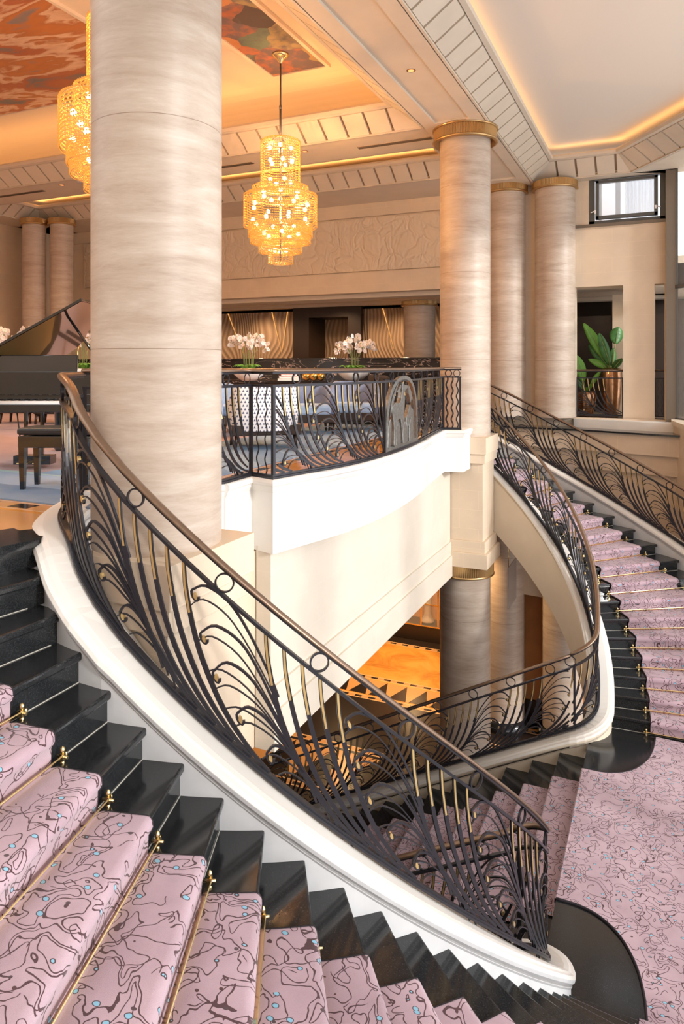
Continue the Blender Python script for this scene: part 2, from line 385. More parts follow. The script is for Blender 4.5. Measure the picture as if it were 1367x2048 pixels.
# ------------------------------------------------------------------ paths
def polar(r, a, side, cu=CU):   # side -1 near flight (V<0), +1 far flight
    v = -CV + r * math.sin(rad(a))
    return (cu + r * math.cos(rad(a)), v if side < 0 else -v)
class Path:
    """horizontal polyline with a pitch height; N points to the right of travel (or left if flip)"""
    def __init__(s, pts, flip=False):
        s.p = [Vector(p) for p in pts]; s.flip = flip; s.c = [0]
        for a, b in zip(s.p, s.p[1:]): s.c.append(s.c[-1] + (b.xy - a.xy).length)
        s.L = s.c[-1]; n = len(s.p); sg = []
        for a, b in zip(s.p, s.p[1:]):
            d = (b.xy - a.xy).normalized(); sg.append(d)
        s.sg = sg; s.n = []
        for i in range(n):
            d0 = sg[max(i - 1, 0)]; d1 = sg[min(i, n - 2)]
            n0 = Vector((d0.y, -d0.x)); n1 = Vector((d1.y, -d1.x)); m = (n0 + n1)
            m = m / max(.35, m.length) ; m = m.normalized(); m = m / max(.4, m.dot(n1))
            s.n.append(-m if flip else m)
    def at(s, d):
        d = max(0, min(s.L, d)); i = 0
        lo, hi = 0, len(s.c) - 2
        while lo < hi:
            mid = (lo + hi + 1) // 2
            if s.c[mid] <= d: lo = mid
            else: hi = mid - 1
        i = lo; t = (d - s.c[i]) / max(1e-9, s.c[i + 1] - s.c[i])
        p = s.p[i].lerp(s.p[i + 1], t); n = s.n[i].lerp(s.n[i + 1], t).normalized(); T = s.sg[i]
        return p, n, T
    def F(s, d, w, o=0):
        p, n, T = s.at(d)
        return Vector((p.x + n.x * o, p.y + n.y * o, p.z + w))
    def zslope(s, d):
        a, _, _ = s.at(d - .05); b, _, _ = s.at(d + .05); return (b.z - a.z) / .1
def sweep(mb, path, prof, smooth=False, closed=True, cap=True, d0=None, d1=None):
    rows = []
    for i, p in enumerate(path.p):
        n = path.n[i]; rows.append([(p.x + n.x * o, p.y + n.y * o, p.z + w) for o, w in prof])
    m = len(prof); vs = [q for r in rows for q in r]; K = m if closed else m - 1
    fs = [(i * m + j, i * m + (j + 1) % m, (i + 1) * m + (j + 1) % m, (i + 1) * m + j) for i in range(len(rows) - 1) for j in range(K)]
    if cap and closed: fs += [tuple(range(m))[::-1], tuple((len(rows) - 1) * m + j for j in range(m))]
    mb.add(vs, fs, smooth); return mb
def catmull(pts, n=8):
    out = []; P = [Vector(p) for p in pts]
    for i in range(len(P) - 1):
        a = P[max(i - 1, 0)]; b = P[i]; c = P[i + 1]; d = P[min(i + 2, len(P) - 1)]
        for k in range(n):
            t = k / n
            out.append(.5 * ((2 * b) + (-a + c) * t + (2 * a - 5 * b + 4 * c - d) * t * t + (-a + 3 * b - 3 * c + d) * t ** 3))
    out.append(P[-1]); return out
def inner_path(side):
    zp = lambda a: -H * kof(a)
    pts = []
    a = -84.
    while a < -.01:
        x, y = polar(RRAIL, a, side); pts.append((x, y, min(-.138, zp(a)))); a += 1.5
    x0, y0 = CU + RRAIL, -CV
    ze = zp(0); zl = lambda u: -3.6 - H * (2.07 - u) / .333
    for i in range(0, 9):
        t = PI / 2 * i / 8
        x = x0 - .3 + .3 * math.cos(t); y = y0 + .3 * math.sin(t); z = ze + (zl(x0 - .3) - ze) * i / 8
        pts.append((x, y if side < 0 else -y, z))
    return pts
def lower_path(side):
    zl = lambda u: -3.6 - H * (2.07 - u) / .333
    y = -CV + .3; pts = []; u = CU + RRAIL - .3
    while u > -2.6: pts.append((u, y if side < 0 else -y, zl(u))); u -= .2
    return pts

# ------------------------------------------------------------------ wrought-iron balustrades
BAR = [(0, .985), (.008, .86), (.035, .72), (.07, .60), (.115, .50), (.19, .385), (.26, .315), (.33, .268), (.40, .235), (.48, .212)]
THICK = [((-.41, .85), (-.2, .970), (.02, .76)), ((-.36, .655), (-.137, .80), (.085, .56)), ((-.29, .50), (-.09, .65), (.15, .43)),
         ((-.157, .385), (0, .495), (.23, .335)), ((.008, .31), (.125, .405), (.36, .262))]
THIN = [((-.432, .73), (-.21, .885), (.045, .66)), ((-.385, .58), (-.15, .72), (.11, .50)), ((-.33, .46), (-.10, .575), (.18, .40)),
        ((-.285, .405), (-.05, .53), (.21, .36)), ((-.23, .345), (.02, .455), (.26, .32)), ((-.17, .30), (.06, .42), (.31, .28)),
        ((-.02, .25), (.16, .35), (.38, .24)), ((.07, .235), (.22, .31), (.44, .225))]
class Rail:
    def __init__(s, root, path, hand, mid, shoe, d0=0, d1=None):
        s.root, s.path, s.hand, s.mid, s.shoe = root, path, hand, mid, shoe
        s.d0 = d0; s.d1 = path.L if d1 is None else d1
    def W(s, w): return s.shoe + (w - .2) / .79 * (s.mid - s.shoe)
    def ribbon(s, name, pts, hw, hd, mat='iron', parent=None, d0=None, d1=None, min_pts=3):
        """flat strip following (s,w) points in the balustrade's own surface"""
        d0 = s.d0 if d0 is None else d0; d1 = s.d1 if d1 is None else d1
        q = [p for p in pts if d0 <= p[0] <= d1]
        if len(q) < min_pts: return None
        mb = MB(); rows = []
        for i, (d, w) in enumerate(q):
            a = q[max(i - 1, 0)]; b = q[min(i + 1, len(q) - 1)]
            zs = s.path.zslope(d)
            tx, tw = b[0] - a[0], (b[1] - a[1]) + zs * (b[0] - a[0]); l = math.hypot(tx, tw) or 1
            nx, nw = -tw / l, tx / l
            nw -= zs * nx                       # back to pitch-relative height
            r = []
            hh = hw(i / (len(q) - 1)) if callable(hw) else hw
            for sg, so in ((-1, -1), (1, -1), (1, 1), (-1, 1)):
                r.append(s.path.F(d + nx * hh * sg, w + nw * hh * sg, hd * so))
            rows.append(r)
        vs = [v for r in rows for v in r]; n = len(rows)
        fs = [(i * 4 + j, i * 4 + (j + 1) % 4, (i + 1) * 4 + (j + 1) % 4, (i + 1) * 4 + j) for i in range(n - 1) for j in range(4)]
        fs += [(3, 2, 1, 0), ((n - 1) * 4, (n - 1) * 4 + 1, (n - 1) * 4 + 2, (n - 1) * 4 + 3)]
        mb.add(vs, fs); return mb.build(name, mat, parent or s.root)
    def baluster(s, d, dr, d0=None, d1=None, k=1.0):
        pts = [(d + dr * ds * k, s.W(w)) for ds, w in catmull_2(BAR, 2)]
        o = s.ribbon('baluster', pts, lambda t: .0100 + .0035 * math.sin(PI * min(1, t * 1.15)) - .004 * max(0, t - .6), .006, d0=d0, d1=d1)
        if o:
            gp = [(d + dr * ds * k, s.W(w)) for ds, w in catmull_2(BAR[:3], 2)]
            s.ribbon('brass_inlay', [(a, b - .008) for a, b in gp], .0062, .0085, 'gilt', o, d0=d0, d1=d1)
    def scroll(s, d, dr, tri, thick, d0=None, d1=None, k=1.0):
        (ts, tw), (as_, aw), (rs, rw) = tri
        pts = [(ts, tw), (ts + (as_ - ts) * .38, tw + (aw - tw) * .80), (as_, aw), (as_ + (rs - as_) * .5, aw - (aw - rw) * .36), (rs, rw), (rs + .05, rw - .085)]
        hw, hd = (.0062, .0075) if thick else (.0032, .005)
        P = catmull_2(pts, 4)
        if thick:
            cx, cw, R = ts + .018, tw - .012, .021
            loop = [(cx + R * math.cos(t), cw + R * 1.25 * math.sin(t)) for t in [PI * .75 + (PI * 1.35) * i / 7 for i in range(8)]]
            P = loop[::-1] + P[1:]
        Q = [(d + dr * a * k, s.W(b)) for a, b in P]
        o = s.ribbon('scroll', Q, hw, hd, d0=d0, d1=d1, min_pts=5)
        if o and thick:
            c = (d + dr * (ts + .019) * k, s.W(tw - .014))
            if (s.d0 if d0 is None else d0) < c[0] < (s.d1 if d1 is None else d1):
                mb = MB(); f = []; b = []
                for i in range(10):
                    t = 2 * PI * i / 10; rr = .0125 * (1 if math.sin(t) < 0 else .8)
                    f.append(s.path.F(c[0] + rr * math.cos(t), c[1] + rr * 1.5 * math.sin(t), .009)); b.append(s.path.F(c[0] + rr * math.cos(t), c[1] + rr * 1.5 * math.sin(t), -.009))
                mb.add(f + b, [tuple(range(10)), tuple(range(19, 9, -1))] + [(i, (i + 1) % 10, 10 + (i + 1) % 10, 10 + i) for i in range(10)])
                mb.build('brass_drop', 'gilt', o)
    def panel(s, d, dr=1, d0=None, d1=None, bars=True, scrolls=True, k=1.0):
        if bars:
            for i in range(5): s.baluster(d + dr * .1 * i * k, dr, d0, d1, k)
        if scrolls:
            for t in THICK: s.scroll(d, dr, t, True, d0, d1, k)
            for t in THIN: s.scroll(d, dr, t, False, d0, d1, k)
    def ring(s, d):
        p, n, T = s.path.at(d); zc = p.z + (s.hand - .047 + s.mid) / 2; R = (s.hand - .047 - s.mid) / 2 * math.cos(math.atan(s.path.zslope(d))) * 1.03
        mb = MB(); pts = []
        c = Vector((p.x, p.y, zc)); T = Vector((T.x, T.y, 0)); U = Vector((0, 0, 1)); Nn = Vector((n.x, n.y, 0)).normalized()
        rows = []
        for i in range(25):
            t = 2 * PI * i / 24; e = T * math.cos(t) + U * math.sin(t)
            rows.append([c + e * (R - .0045) - Nn * .008, c + e * (R + .0045) - Nn * .008, c + e * (R + .0045) + Nn * .008, c + e * (R - .0045) + Nn * .008, c + e * (R - .0045) - Nn * .008])
        mb.sheet(rows, False).build('ring', 'iron', s.root)
    def post(s, d, w0=None, w1=None, h=.014):
        mb = MB(); w0 = s.shoe if w0 is None else w0; w1 = s.mid if w1 is None else w1
        p, n, T = s.path.at(d); mb.box((p.x, p.y, p.z + (w0 + w1) / 2), (h * 2, h * 2, w1 - w0), math.atan2(T.y, T.x)); mb.build('post', 'iron', s.root)
    def wavy(s, d):
        pts = [(d + .012 * math.sin(i / 22 * 2 * PI * 5), s.shoe + (s.mid - s.shoe) * i / 22 ) for i in range(23)]
        pts = [(d + .014 * math.sin(i / 40 * 2 * PI * 4.5), s.shoe + (s.mid - s.shoe) * i / 40) for i in range(41)]
        s.ribbon('wavy_baluster', pts, .0085, .008, d0=-9, d1=99)
    def rails(s):
        h = s.hand
        mb = MB(); sweep(mb, s.path, [(-.029, h - .03), (-.031, h - .018), (-.022, h - .006), (0, h), (.022, h - .006), (.031, h - .018), (.029, h - .03)], True); mb.build('handrail', 'copper_rail', s.root)
        mb = MB(); sweep(mb, s.path, [(-.017, h - .048), (-.017, h - .0295), (.017, h - .0295), (.017, h - .048)]); mb.build('top_bar', 'iron', s.root)
        mb = MB(); sweep(mb, s.path, [(-.017, s.mid - .022), (-.017, s.mid), (.017, s.mid), (.017, s.mid - .022)]); mb.build('mid_rail', 'iron', s.root)
        mb = MB(); sweep(mb, s.path, [(-.028, s.shoe - .03), (-.028, s.shoe - .012), (-.018, s.shoe - .008), (-.018, s.shoe + .006), (.018, s.shoe + .006), (.018, s.shoe - .008), (.028, s.shoe - .012), (.028, s.shoe - .03)]); mb.build('bottom_rail', 'iron', s.root)
def catmull_2(pts, n):
    return [(v.x, v.y) for v in catmull([(a, b, 0) for a, b in pts], n)]
def fill_panels(r, s_ref, per, d0=None, d1=None):
    d = s_ref - per * math.ceil(s_ref / per + 1)
    while d < r.path.L + .9:
        r.panel(d, 1, d0, d1); d += per
def fill_rings(r, s_ref, per):
    d = s_ref - per * math.floor(s_ref / per)
    while d < r.path.L: 
        if d > .05: r.ring(d)
        d += per

# stringer (white wall carrying the balustrade), swept along the rail line
CAPP = [(.17, -.42), (.17, .045), (.18, .062), (.18, .078), (.198, .100), (.203, .125), (.192, .148), (.17, .158), (.155, .172), (.12, .180),
        (-.07, .180), (-.09, .172), (-.10, .158), (-.118, .148), (-.124, .12), (-.115, .095), (-.102, .078), (-.102, .06), (-.095, .045)]
def stringer(mb, path, top=True, inner=-.78):
    prof = [(o, w - .02) for o, w in CAPP] + [(-.095, inner), (.17, inner)]
    return sweep(mb, path, prof)

# ------------------------------------------------------------------ the three flights
def ro_near(k): return 4.55
def ro_far(k):
    t = [(0, 4.12), (6, 4.02), (8, 4.10), (10, 4.22), (12, 4.38), (15, 4.7), (20, 5.3)]
    for (a, b), (c, d) in zip(t, t[1:]):
        if a <= k <= c: return b + (d - b) * (k - a) / (c - a)
    return 5.3
def rco_far(k): return 3.72 + max(0, k - 7) * .052
def rco_near(k): return 4.12
def seg(r, a, side, z, da=0): x, y = polar(r, a, side); return (x, y, z)
def flight(side, ro, rco, label_f, gname):
    root = thing('curved_stair_flight', label_f, 'staircase')
    for k in range(1, 21):
        zt = -H * k; a0, a1 = ak(k - 1) - .9, ak(k); R = ro(k)
        mb = MB(); rr = [RIN - {1: .16, 2: .10}.get(k, .06), (RIN + R) / 2, R]
        # slab with a rounded nosing
        prof = [(a0, 0), (a1 - .25, 0), (a1 - .05, -.004), (a1 + .02, -.014), (a1, -.036), (a1 - .12, -.045), (a0, -.045)]
        rows = [[seg(r, a, side, zt + dz) for a, dz in prof] for r in (rr[0], R)]
        m = len(prof); vs = [p for q in rows for p in q]
        mb.add(vs, [(j, (j + 1) % m, m + (j + 1) % m, m + j) for j in range(m)] + [tuple(range(m)), tuple(range(m, 2 * m))])
        # riser
        b0, b1 = a1 - 2.2, a1 - .55
        prof = [(b0, -.045), (b1, -.045), (b1, -H + .0), (b0, -H)]
        rows = [[seg(r, a, side, zt + dz) for a, dz in prof] for r in (rr[0], R)]
        vs = [p for q in rows for p in q]
        mb.add(vs, [(j, (j + 1) % 4, 4 + (j + 1) % 4, 4 + j) for j in range(4)] + [(0, 1, 2, 3), (4, 5, 6, 7)])
        st = mb.build('stone_step', 'marble', root)
        g = MB(); bj = a1 - .50
        rows = [[seg(RIN - .02, bj + d, side, zt - H + e), seg(R, bj + d, side, zt - H + e)] for d, e in ((-.02, .0045), (.06, .0045), (.06, .0008))]
        g.sheet(rows, False).build('grout_line', 'grout', st)
    # top riser to lobby level
    mb = MB(); a1 = ak(0)
    for (b0, b1, z0, z1) in ((a1 - 11, a1, -.045, .002), (a1 - 3, a1 - .55, -H, -.045)):
        prof = [(b0, z1), (b1, z1), (b1, z0), (b0, z0)]; rows = [[seg(r, a, side, z) for a, z in prof] for r in (RIN - .22, ro(0) + .1)]
        vs = [p for q in rows for p in q]; mb.add(vs, [(j, (j + 1) % 4, 4 + (j + 1) % 4, 4 + j) for j in range(4)] + [(0, 1, 2, 3), (4, 5, 6, 7)])
    mb.build('stone_step', 'marble', root)
    # underside
    mb = MB(); rows = []
    for i in range(0, 41):
        k = i / 2; a = ak(k); z = -H * k - .42
        rows.append([seg(RIN - .1, a, side, z), seg(ro(k) + .1, a, side, z)])
    mb.sheet(rows).build('soffit', 'cream_plain', root, solid=.05)
    return root
near_f = flight(-1, ro_near, rco_near, 'black marble curved staircase flight sweeping down from bottom left', 'n')
far_f = flight(1, ro_far, rco_far, 'black marble curved staircase flight on the far right side', 'f')

CT = .014
def runner(side, rco, k0, k1, label):
    mb = MB(); rows = []
    def row(a, z, k): rows.append([seg(2.87 + (rco(k) - 2.87) * j / 14, a, side, z) for j in range(15)])
    for k in range(k0, k1 + 1):
        z = -H * k; a0 = ak(k - 1) - .50; a1 = ak(k)
        row(a0 + .35, z + .002, k); row(a0 + 1.0, z + CT, k)
        for t in (.4, .7): row(a0 + (a1 - a0) * t, z + CT, k)
        row(a1 - .35, z + CT, k); row(a1 + .05, z + CT * .7, k); row(a1 + .30, z - .010, k); row(a1 + .32, z - .034, k); row(a1 + .12, z - .055, k); row(a1 - .12, z - .066, k)
        row(a1 - .16, z - H * .7, k); row(a1 - .18, z - H + .012, k)
    o = mb.sheet(rows).build('stair_runner', 'carpet')
    tag(o, label, 'carpet')
    # dark woven edge as a part
    for rr in (2.87, None):
        e = MB(); er = []
        for i, r in enumerate(rows):
            p = Vector(r[0] if rr else r[-1]); q = Vector(r[1] if rr else r[-2]); d = (p - q).normalized()
            er.append([p - d * .004 + Vector((0, 0, .003)), p + d * .006 + Vector((0, 0, .001)), p + d * .006 - Vector((0, 0, .012))])
        e.sheet(er, True).build('edge_binding', 'binding', o)
    return o
runner(-1, rco_near, 0, 20, 'pink carpet runner with brown squiggles on the near steps at bottom left')
runner(1, rco_far, 0, 20, 'pink patterned carpet runner descending the far right flight')

def stair_rod(p0, p1, label, group, sg=1):
    p0, p1 = Vector(p0), Vector(p1); d = (p1 - p0); L = d.length; dn = d.normalized()
    t = thing('stair_rod', label, 'stair rod', p0, math.atan2(d.y, d.x), group)
    mb = MB(); mb.box((L / 2, 0, 0), (L + .05, .008, .040), 0, (.75 * sg, 'X')); mb.build('rod', 'brass', t, bevel=.002)
    for x in (-.03, L + .03):
        mb = MB(); s = -1 if x < 0 else 1
        mb.box((x, .0, 0), (.022, .022, .034)); mb.tube([(x, -.03, 0), (x, .03, 0)], .008)
        mb.lathe([(0, -.02), (.011, -.014), (.013, 0), (.009, .012), (0, .018)], (x, 0, .034), 10)
        mb.lathe([(0, -.018), (.010, -.012), (.012, 0), (.008, .010), (0, .016)], (x, 0, -.030), 10)
        mb.lathe([(.006, -.012), (.011, 0), (.006, .012)], (x + s * .024, 0, 0), 10)
        mb.build('bracket', 'brass', t)
def rod_places(side, rco, ks, lab, group):
    for k in ks:
        a = ak(k - 1) - .55; z = -H * k + .034
        p0 = seg(2.85, a + .90, side, z); p1 = seg(rco(k) + .02, a + .72, side, z)
        stair_rod(p0, p1, lab(k), group, -1 if side < 0 else 1)
ORD = ['', 'first', 'second', 'third', 'fourth', 'fifth', 'sixth', 'seventh', 'eighth', 'ninth', 'tenth', 'eleventh', 'twelfth', 'thirteenth', 'fourteenth', 'fifteenth', 'sixteenth', 'seventeenth', 'eighteenth', 'nineteenth', 'twentieth', 'twenty-first']
rod_places(-1, rco_near, range(4, 15), lambda k: 'brass stair rod across the near bottom-left runner, %s one counting down from the corner' % ORD[k - 3], 'brass rods on the near flight')
rod_places(1, rco_far, range(5, 22), lambda k: 'brass stair rod on the far right flight, %s one counting up from the landing' % ORD[22 - k], 'brass rods on the far flight')

# landing
mb = MB()
mb.prism([(2.07, -1.72), (2.07, 1.72), (1.95, 1.95), (2.15, 2.4), (2.4, 2.9), (5.6, 4.0), (5.6, -4.0), (2.4, -2.9), (2.15, -2.4), (1.95, -1.95)], -3.75, -3.6)
mb.prism([(2.04, -1.70), (2.04, 1.70), (2.12, 1.70), (2.12, -1.70)], -3.645, -3.6001)
mb.build('floor', 'marble'); struct(bpy.context.scene.objects['floor'])
bpy.context.scene.objects['floor'].name = 'floor_landing'
def arcpts(side):
    pts = [(2.04, -1.10), (2.24, -1.105), (2.42, -1.17), (2.58, -1.32), (2.70, -1.55), (2.765, -1.80), (2.79, -2.02), (2.80, -2.2)]
    pts = [(v.x, v.y) for v in catmull([(a, b, 0) for a, b in pts], 4)]
    return [(x, y if side < 0 else -y) for x, y in pts]
pn, pf = arcpts(-1), arcpts(1)
outer = [(3.9, -2.20), (4.3, -2.4), (5.5, -2.6), (5.5, 2.6), (4.9, 2.4), (4.2, 2.16), (3.9, 2.16)]
poly = pn + outer + pf[::-1]
mb = MB(); mb.prism(poly, -3.599, -3.6 + CT)
o = mb.build('landing_carpet', 'carpet'); tag(o, 'large pink patterned carpet covering the stair landing at bottom right', 'carpet')
for q in (pn, pf):
    e = MB(); e.tube([(x, y, -3.6 + .008) for x, y in q], .011, 6); e.build('edge_binding', 'binding', o)
# lower straight flight
root = thing('straight_stair_flight', 'black marble straight flight descending from the landing between the balustrades', 'staircase')
for i in range(1, 18):
    x = 2.04 - .333 * i; z = -3.6 - H * i
    mb = MB(); mb.bb(x, x + .38, -1.68, 1.68, z - .045, z); mb.bb(x + .03, x + .333, -1.68, 1.68, z - H, z - .045)
    mb.build('stone_step', 'marble', root, bevel=.004)
mb = MB(); mb.bb(2.07, 2.11, -1.68, 1.68, -3.6 - H, -3.645); mb.build('stone_step', 'marble', root)
mb = MB(); rows = []
hw = 1.10
def rw(x, z): rows.append([(x, -hw + 2 * hw * j / 12, z) for j in range(13)])
rw(2.2, -3.6 + CT + .001); rw(2.06, -3.6 + CT + .001)
for i in range(0, 18):
    x = 2.04 - .333 * i; z = -3.6 - H * i
    if i: rw(x + .345, z + CT); rw(x + .16, z + CT); rw(x + .01, z + CT)
    rw(x - .012, z + CT * .5); rw(x - .016, z - .035); rw(x + .01, z - .056); rw(x + .015, z - H + CT)
o = mb.sheet(rows).build('stair_runner', 'carpet'); tag(o, 'pink patterned carpet runner on the straight flight below the landing', 'carpet')

# ------------------------------------------------------------------ stringers and balustrades of the flights
for side, nm in ((-1, 'near'), (1, 'far')):
    up = inner_path(side)
    pre = [(v.x, v.y * side, v.z) for v in catmull([(-1.27, 3.30, -.138), (-1.05, 3.67, -.138), (-.75, 4.0, -.138), (-.455, 4.215, -.20), (-.265, 4.320, -.345), (-.08, 4.372, -.492)], 4)]
    P = Path(pre + up, side > 0)
    lp = lower_path(side); PL = Path([up[-1]] + lp[1:], side > 0)
    full = Path(pre + up + lp[1:], side > 0)
    root = thing('curved_stringer', ('white moulded curved stringer wall of the near flight' if side < 0 else 'cream moulded curved stringer wall of the far flight, seen from inside the stairwell'), 'stringer')
    # split at landing level so the tread side keeps going down to the landing
    mb = MB(); stringer(mb, full, inner=-.84)
    mb.build('stringer_wall', 'grey_plaster' if side < 0 else 'cream_plain', root)
    mb = MB(); sweep(mb, full, [(o, w - .016) for o, w in CAPP[1:]]); mb.build('cap_moulding', 'moulding', root)
    mb = MB(); lo = Path([p for p in up[-14:]] + [], side > 0)
    sweep(mb, lo, [(.165, -.95), (.165, .0), (-.1, .0), (-.1, -.95)]); 
    mb.build('stringer_foot', 'grey_plaster', root)
    root = thing('balustrade', ('black iron balustrade with bronze handrail on the near stringer, crossing the picture' if side < 0 else 'black iron balustrade with bronze handrail curving down the inner edge of the far flight'), 'railing', group=None)
    r = Rail(root, P, 1.168, .99, .215)
    r.rails()
    s_ref = 0; 
    # arc length where angle is -62.6 deg
    arc0 = Path(pre + up[:1]).L
    s_ref = arc0 + (84 - 62.6) * rad(1) * RRAIL
    fill_panels(r, s_ref, .859); fill_rings(r, arc0 + (84 - 55.0) * rad(1) * RRAIL, .524)
    for d in (0.03, P.L - .05): r.post(d)
    root = thing('balustrade', ('black iron balustrade on the near side of the lower straight flight' if side < 0 else 'black iron balustrade on the far side of the lower straight flight'), 'railing')
    r = Rail(root, PL, 1.15, .975, .215); r.rails(); fill_panels(r, .35, .83); fill_rings(r, .25, .5)

# far outer stringer and balustrade
pts = []
for i in range(-1, 42):
    k = i / 2; a = ak(k); r = ro_far(max(0, k)) + .16; x, y = polar(r, a, 1); pts.append((x, y, -H * k))
P = Path(pts, True)
root = thing('curved_stringer', 'grey white outer stringer wall of the far right flight', 'stringer')
mb = MB(); stringer(mb, P, inner=-.9); mb.build('stringer_wall', 'grey_plaster', root)
mb = MB(); sweep(mb, P, [(o, w - .016) for o, w in CAPP[1:]]); mb.build('cap_moulding', 'moulding', root)
root = thing('balustrade', 'black iron balustrade with bronze handrail along the outer edge of the far flight', 'railing')
r = Rail(root, P, 1.12, .95, .21, 0, 6.4); r.rails()
s = .2
while s < 6.8: r.panel(s, 1); s += .84
s = .3
while s < 6.6: r.ring(s); s += .52

# ------------------------------------------------------------------ columns and piers
def column(x, y, r, z0, z1, label, group=None, n=64):
    t = thing('stone_column', label, 'column', (x, y, z0), 0, group)
    mb = MB(); mb.lathe([(r, 0), (r, z1 - z0)], n=n); mb.build('shaft', 'travertine', t)
    return t
def big_capital(t, zt, r, R=.52, h=.24):
    """hollow fluted brass ring with a recessed underside, lamps inside"""
    z = zt - t.location.z; mb = MB(); n = 120
    mb.lathe([(R - .02, z - h + .03), (R - .02, z - .02)], n=n * 2, flute=(.1, .010), smooth=False)
    mb.build('fluted_ring', 'collar', t)
    mb = MB()
    mb.lathe([(R - .01, z - .03), (R + .012, z - .022), (R + .012, z), (r, z)], n=64)
    mb.lathe([(R - .03, z - h + .05), (R + .004, z - h + .045), (R + .012, z - h + .03), (R + .004, z - h + .012), (R - .03, z - h), (R - .045, z - h + .01), (R - .045, z - .05), (r, z - .05)], n=64)
    mb.build('ring_rim', 'collar', t)
    return t
colN = column(-.07, -3.86, .408, -.05, 5.0, 'massive travertine column in the left foreground behind the near balustrade')
colF = column(-.07, 3.86, .408, -.05, 5.0, 'travertine column with brass ring right of the balcony relief, upper storey')
big_capital(colN, 4.935, .408); big_capital(colF, 4.935, .408)
def small_capital(t, zt, r, h=.15):
    z = zt - t.location.z; mb = MB()
    mb.lathe([(r + .045, z - h), (r + .045, z)], n=180, flute=(.1, .008), smooth=False); mb.build('fluted_ring', 'collar', t)
    mb = MB(); mb.lathe([(r, z - h - .02), (r + .06, z - h - .02), (r + .066, z - h), (r + .06, z - h + .02)], n=48); mb.build('ring_rim', 'collar', t)
for (x, y, lb) in ((-.22, 7.86, 'paler travertine column just right of the tall capital column, near the far wall'), (.80, 7.9, 'sunlit travertine column nearest the gallery opening with the plants')):
    small_capital(column(x, y, .408, 0, 4.95, lb), 4.935, .408)
for (x, y, lb) in ((-12.257, 6.117, 'slim distant column at the far left behind the piano lid, left one of the pair'), (-11.595, 6.419, 'slim distant column at the far left behind the piano lid, right one of the pair')):
    small_capital(column(x, y, .292, 0, 4.95, lb, n=32), 4.935, .292, .14)
small_capital(column(-2.75, 9.6, .40, 0, 2.72, 'shaded travertine column deep behind the counter at its right end', n=32), 2.7, .40, .1)
for (x, y, lb) in ((-.07, 3.86, 'lower storey travertine column under the balcony corner'), (-.24, 7.86, 'lower storey column behind the balcony corner column'), (.95, 7.9, 'lower storey column half hidden by the far curved stringer')):
    c = column(x, y, .408, FZ, -2.1 if y < 5 else -.9, lb)
    mb = MB(); mb.lathe([(.408, 0), (.50, 0), (.50, .10), (.46, .16), (.44, .2), (.408, .22)], n=48); mb.build('column_base', 'marble' if y > 5 else 'cream_plain', c)
    if y < 5:
        z = -2.1 - FZ; mb = MB(); mb.lathe([(.455, z - .19), (.455, z)], n=200, flute=(.1, .008), smooth=False); mb.build('fluted_ring', 'collar', c)
        mb = MB(); mb.lathe([(.408, z - .2), (.47, z - .2), (.475, z - .19), (.46, z - .17)], n=48); mb.build('ring_rim', 'collar', c)
for side, nm in ((-1, 'near'), (1, 'far')):
    y = 3.86 * side
    t = thing('stone_pier', 'stepped cream limestone pier under the ' + ('foreground column' if side < 0 else 'column at the right end of the balcony'), 'pier', (-.07, y, -2.2))
    for (hw, z0, z1, nmx) in ((.45, -.31, -.05, 'cap_block'), (.425, -.46, -.31, 'neck_block'), (.385, -1.69, -.46, 'shaft_block'), (.425, -1.87, -1.69, 'foot_block'), (.47, -2.1, -1.87, 'foot_block')):
        mb = MB(); c_ = .34; pl_ = [(-hw, -side * hw), (-hw, side * (hw - c_)), (-hw + c_, side * hw), (hw, side * hw), (hw, -side * hw)]; mb.prism(pl_ if side > 0 else pl_[::-1], z0 + 2.2, z1 + 2.2); mb.build(nmx, 'cream', t, bevel=.004)
# spandrel wall below the balcony
mb = MB(); mb.bb(-.35, -.205, -2.19, 3.45, -2.06, -.5)
mb.bb(-.35, -.155, -2.21, 3.43, -2.26, -1.93); mb.bb(-.35, -.18, -2.20, 3.43, -1.93, -1.72)
struct(mb.build('wall_spandrel', 'cream_big'), 'cream limestone wall band below the white balcony', 'wall')
mb = MB(); mb.bb(-.95, -.36, -3.45, 3.3, -2.26, -.55); struct(mb.build('wall_inner', 'cream'))
mb = MB(); mb.bb(-.60, -.42, -3.5, 3.6, -2.2, -2.1); struct(mb.build('ceiling_soffit', 'cream_plain'))

# ------------------------------------------------------------------ balcony
B0 = [(-1.27, -3.30), (-1.05, -2.98), (-.74, -2.80), (-.50, -2.70), (-.43, -2.60), (-.440, -2.36), (-.445, -2.12)]
B1 = [(-.445, -2.12), (-.17, -2.21)]
B2 = [(v.x, v.y) for v in catmull([(-.17, -2.21, 0), (-.085, -1.86, 0), (.005, -1.52, 0), (.08, -1.14, 0), (.125, -.70, 0), (.135, -.18, 0), (.11, .44, 0), (.035, 1.2, 0), (-.045, 1.75, 0), (-.11, 2.3, 0), (-.165, 2.75, 0), (-.18, 2.96, 0)], 5)]
B3 = [(-.18, 2.96), (.09, 3.03)]
def P2(l, z=.10): return [(a, b, z) for a, b in l]
bal = B0 + B1[1:] + B2[1:] + B3[1:]
FP = [(-.12, .0), (.045, .0), (.062, -.007), (.072, -.025), (.072, -.045), (.058, -.06), (.05, -.085), (.038, -.11), (.032, -.115), (.032, -.64), (-.12, -.64)]
mb = MB(); sweep(mb, Path(P2(bal[4:] + [(.09, 3.45)])), FP)
mb.bb(-.40, .05, 3.05, 3.44, -.54, .06); mb.prism([(-.445, -2.12), (-.17, -2.2)] + B2[1:] + [(-.5, 2.96), (-.5, -2.12)], -.54, -.50)
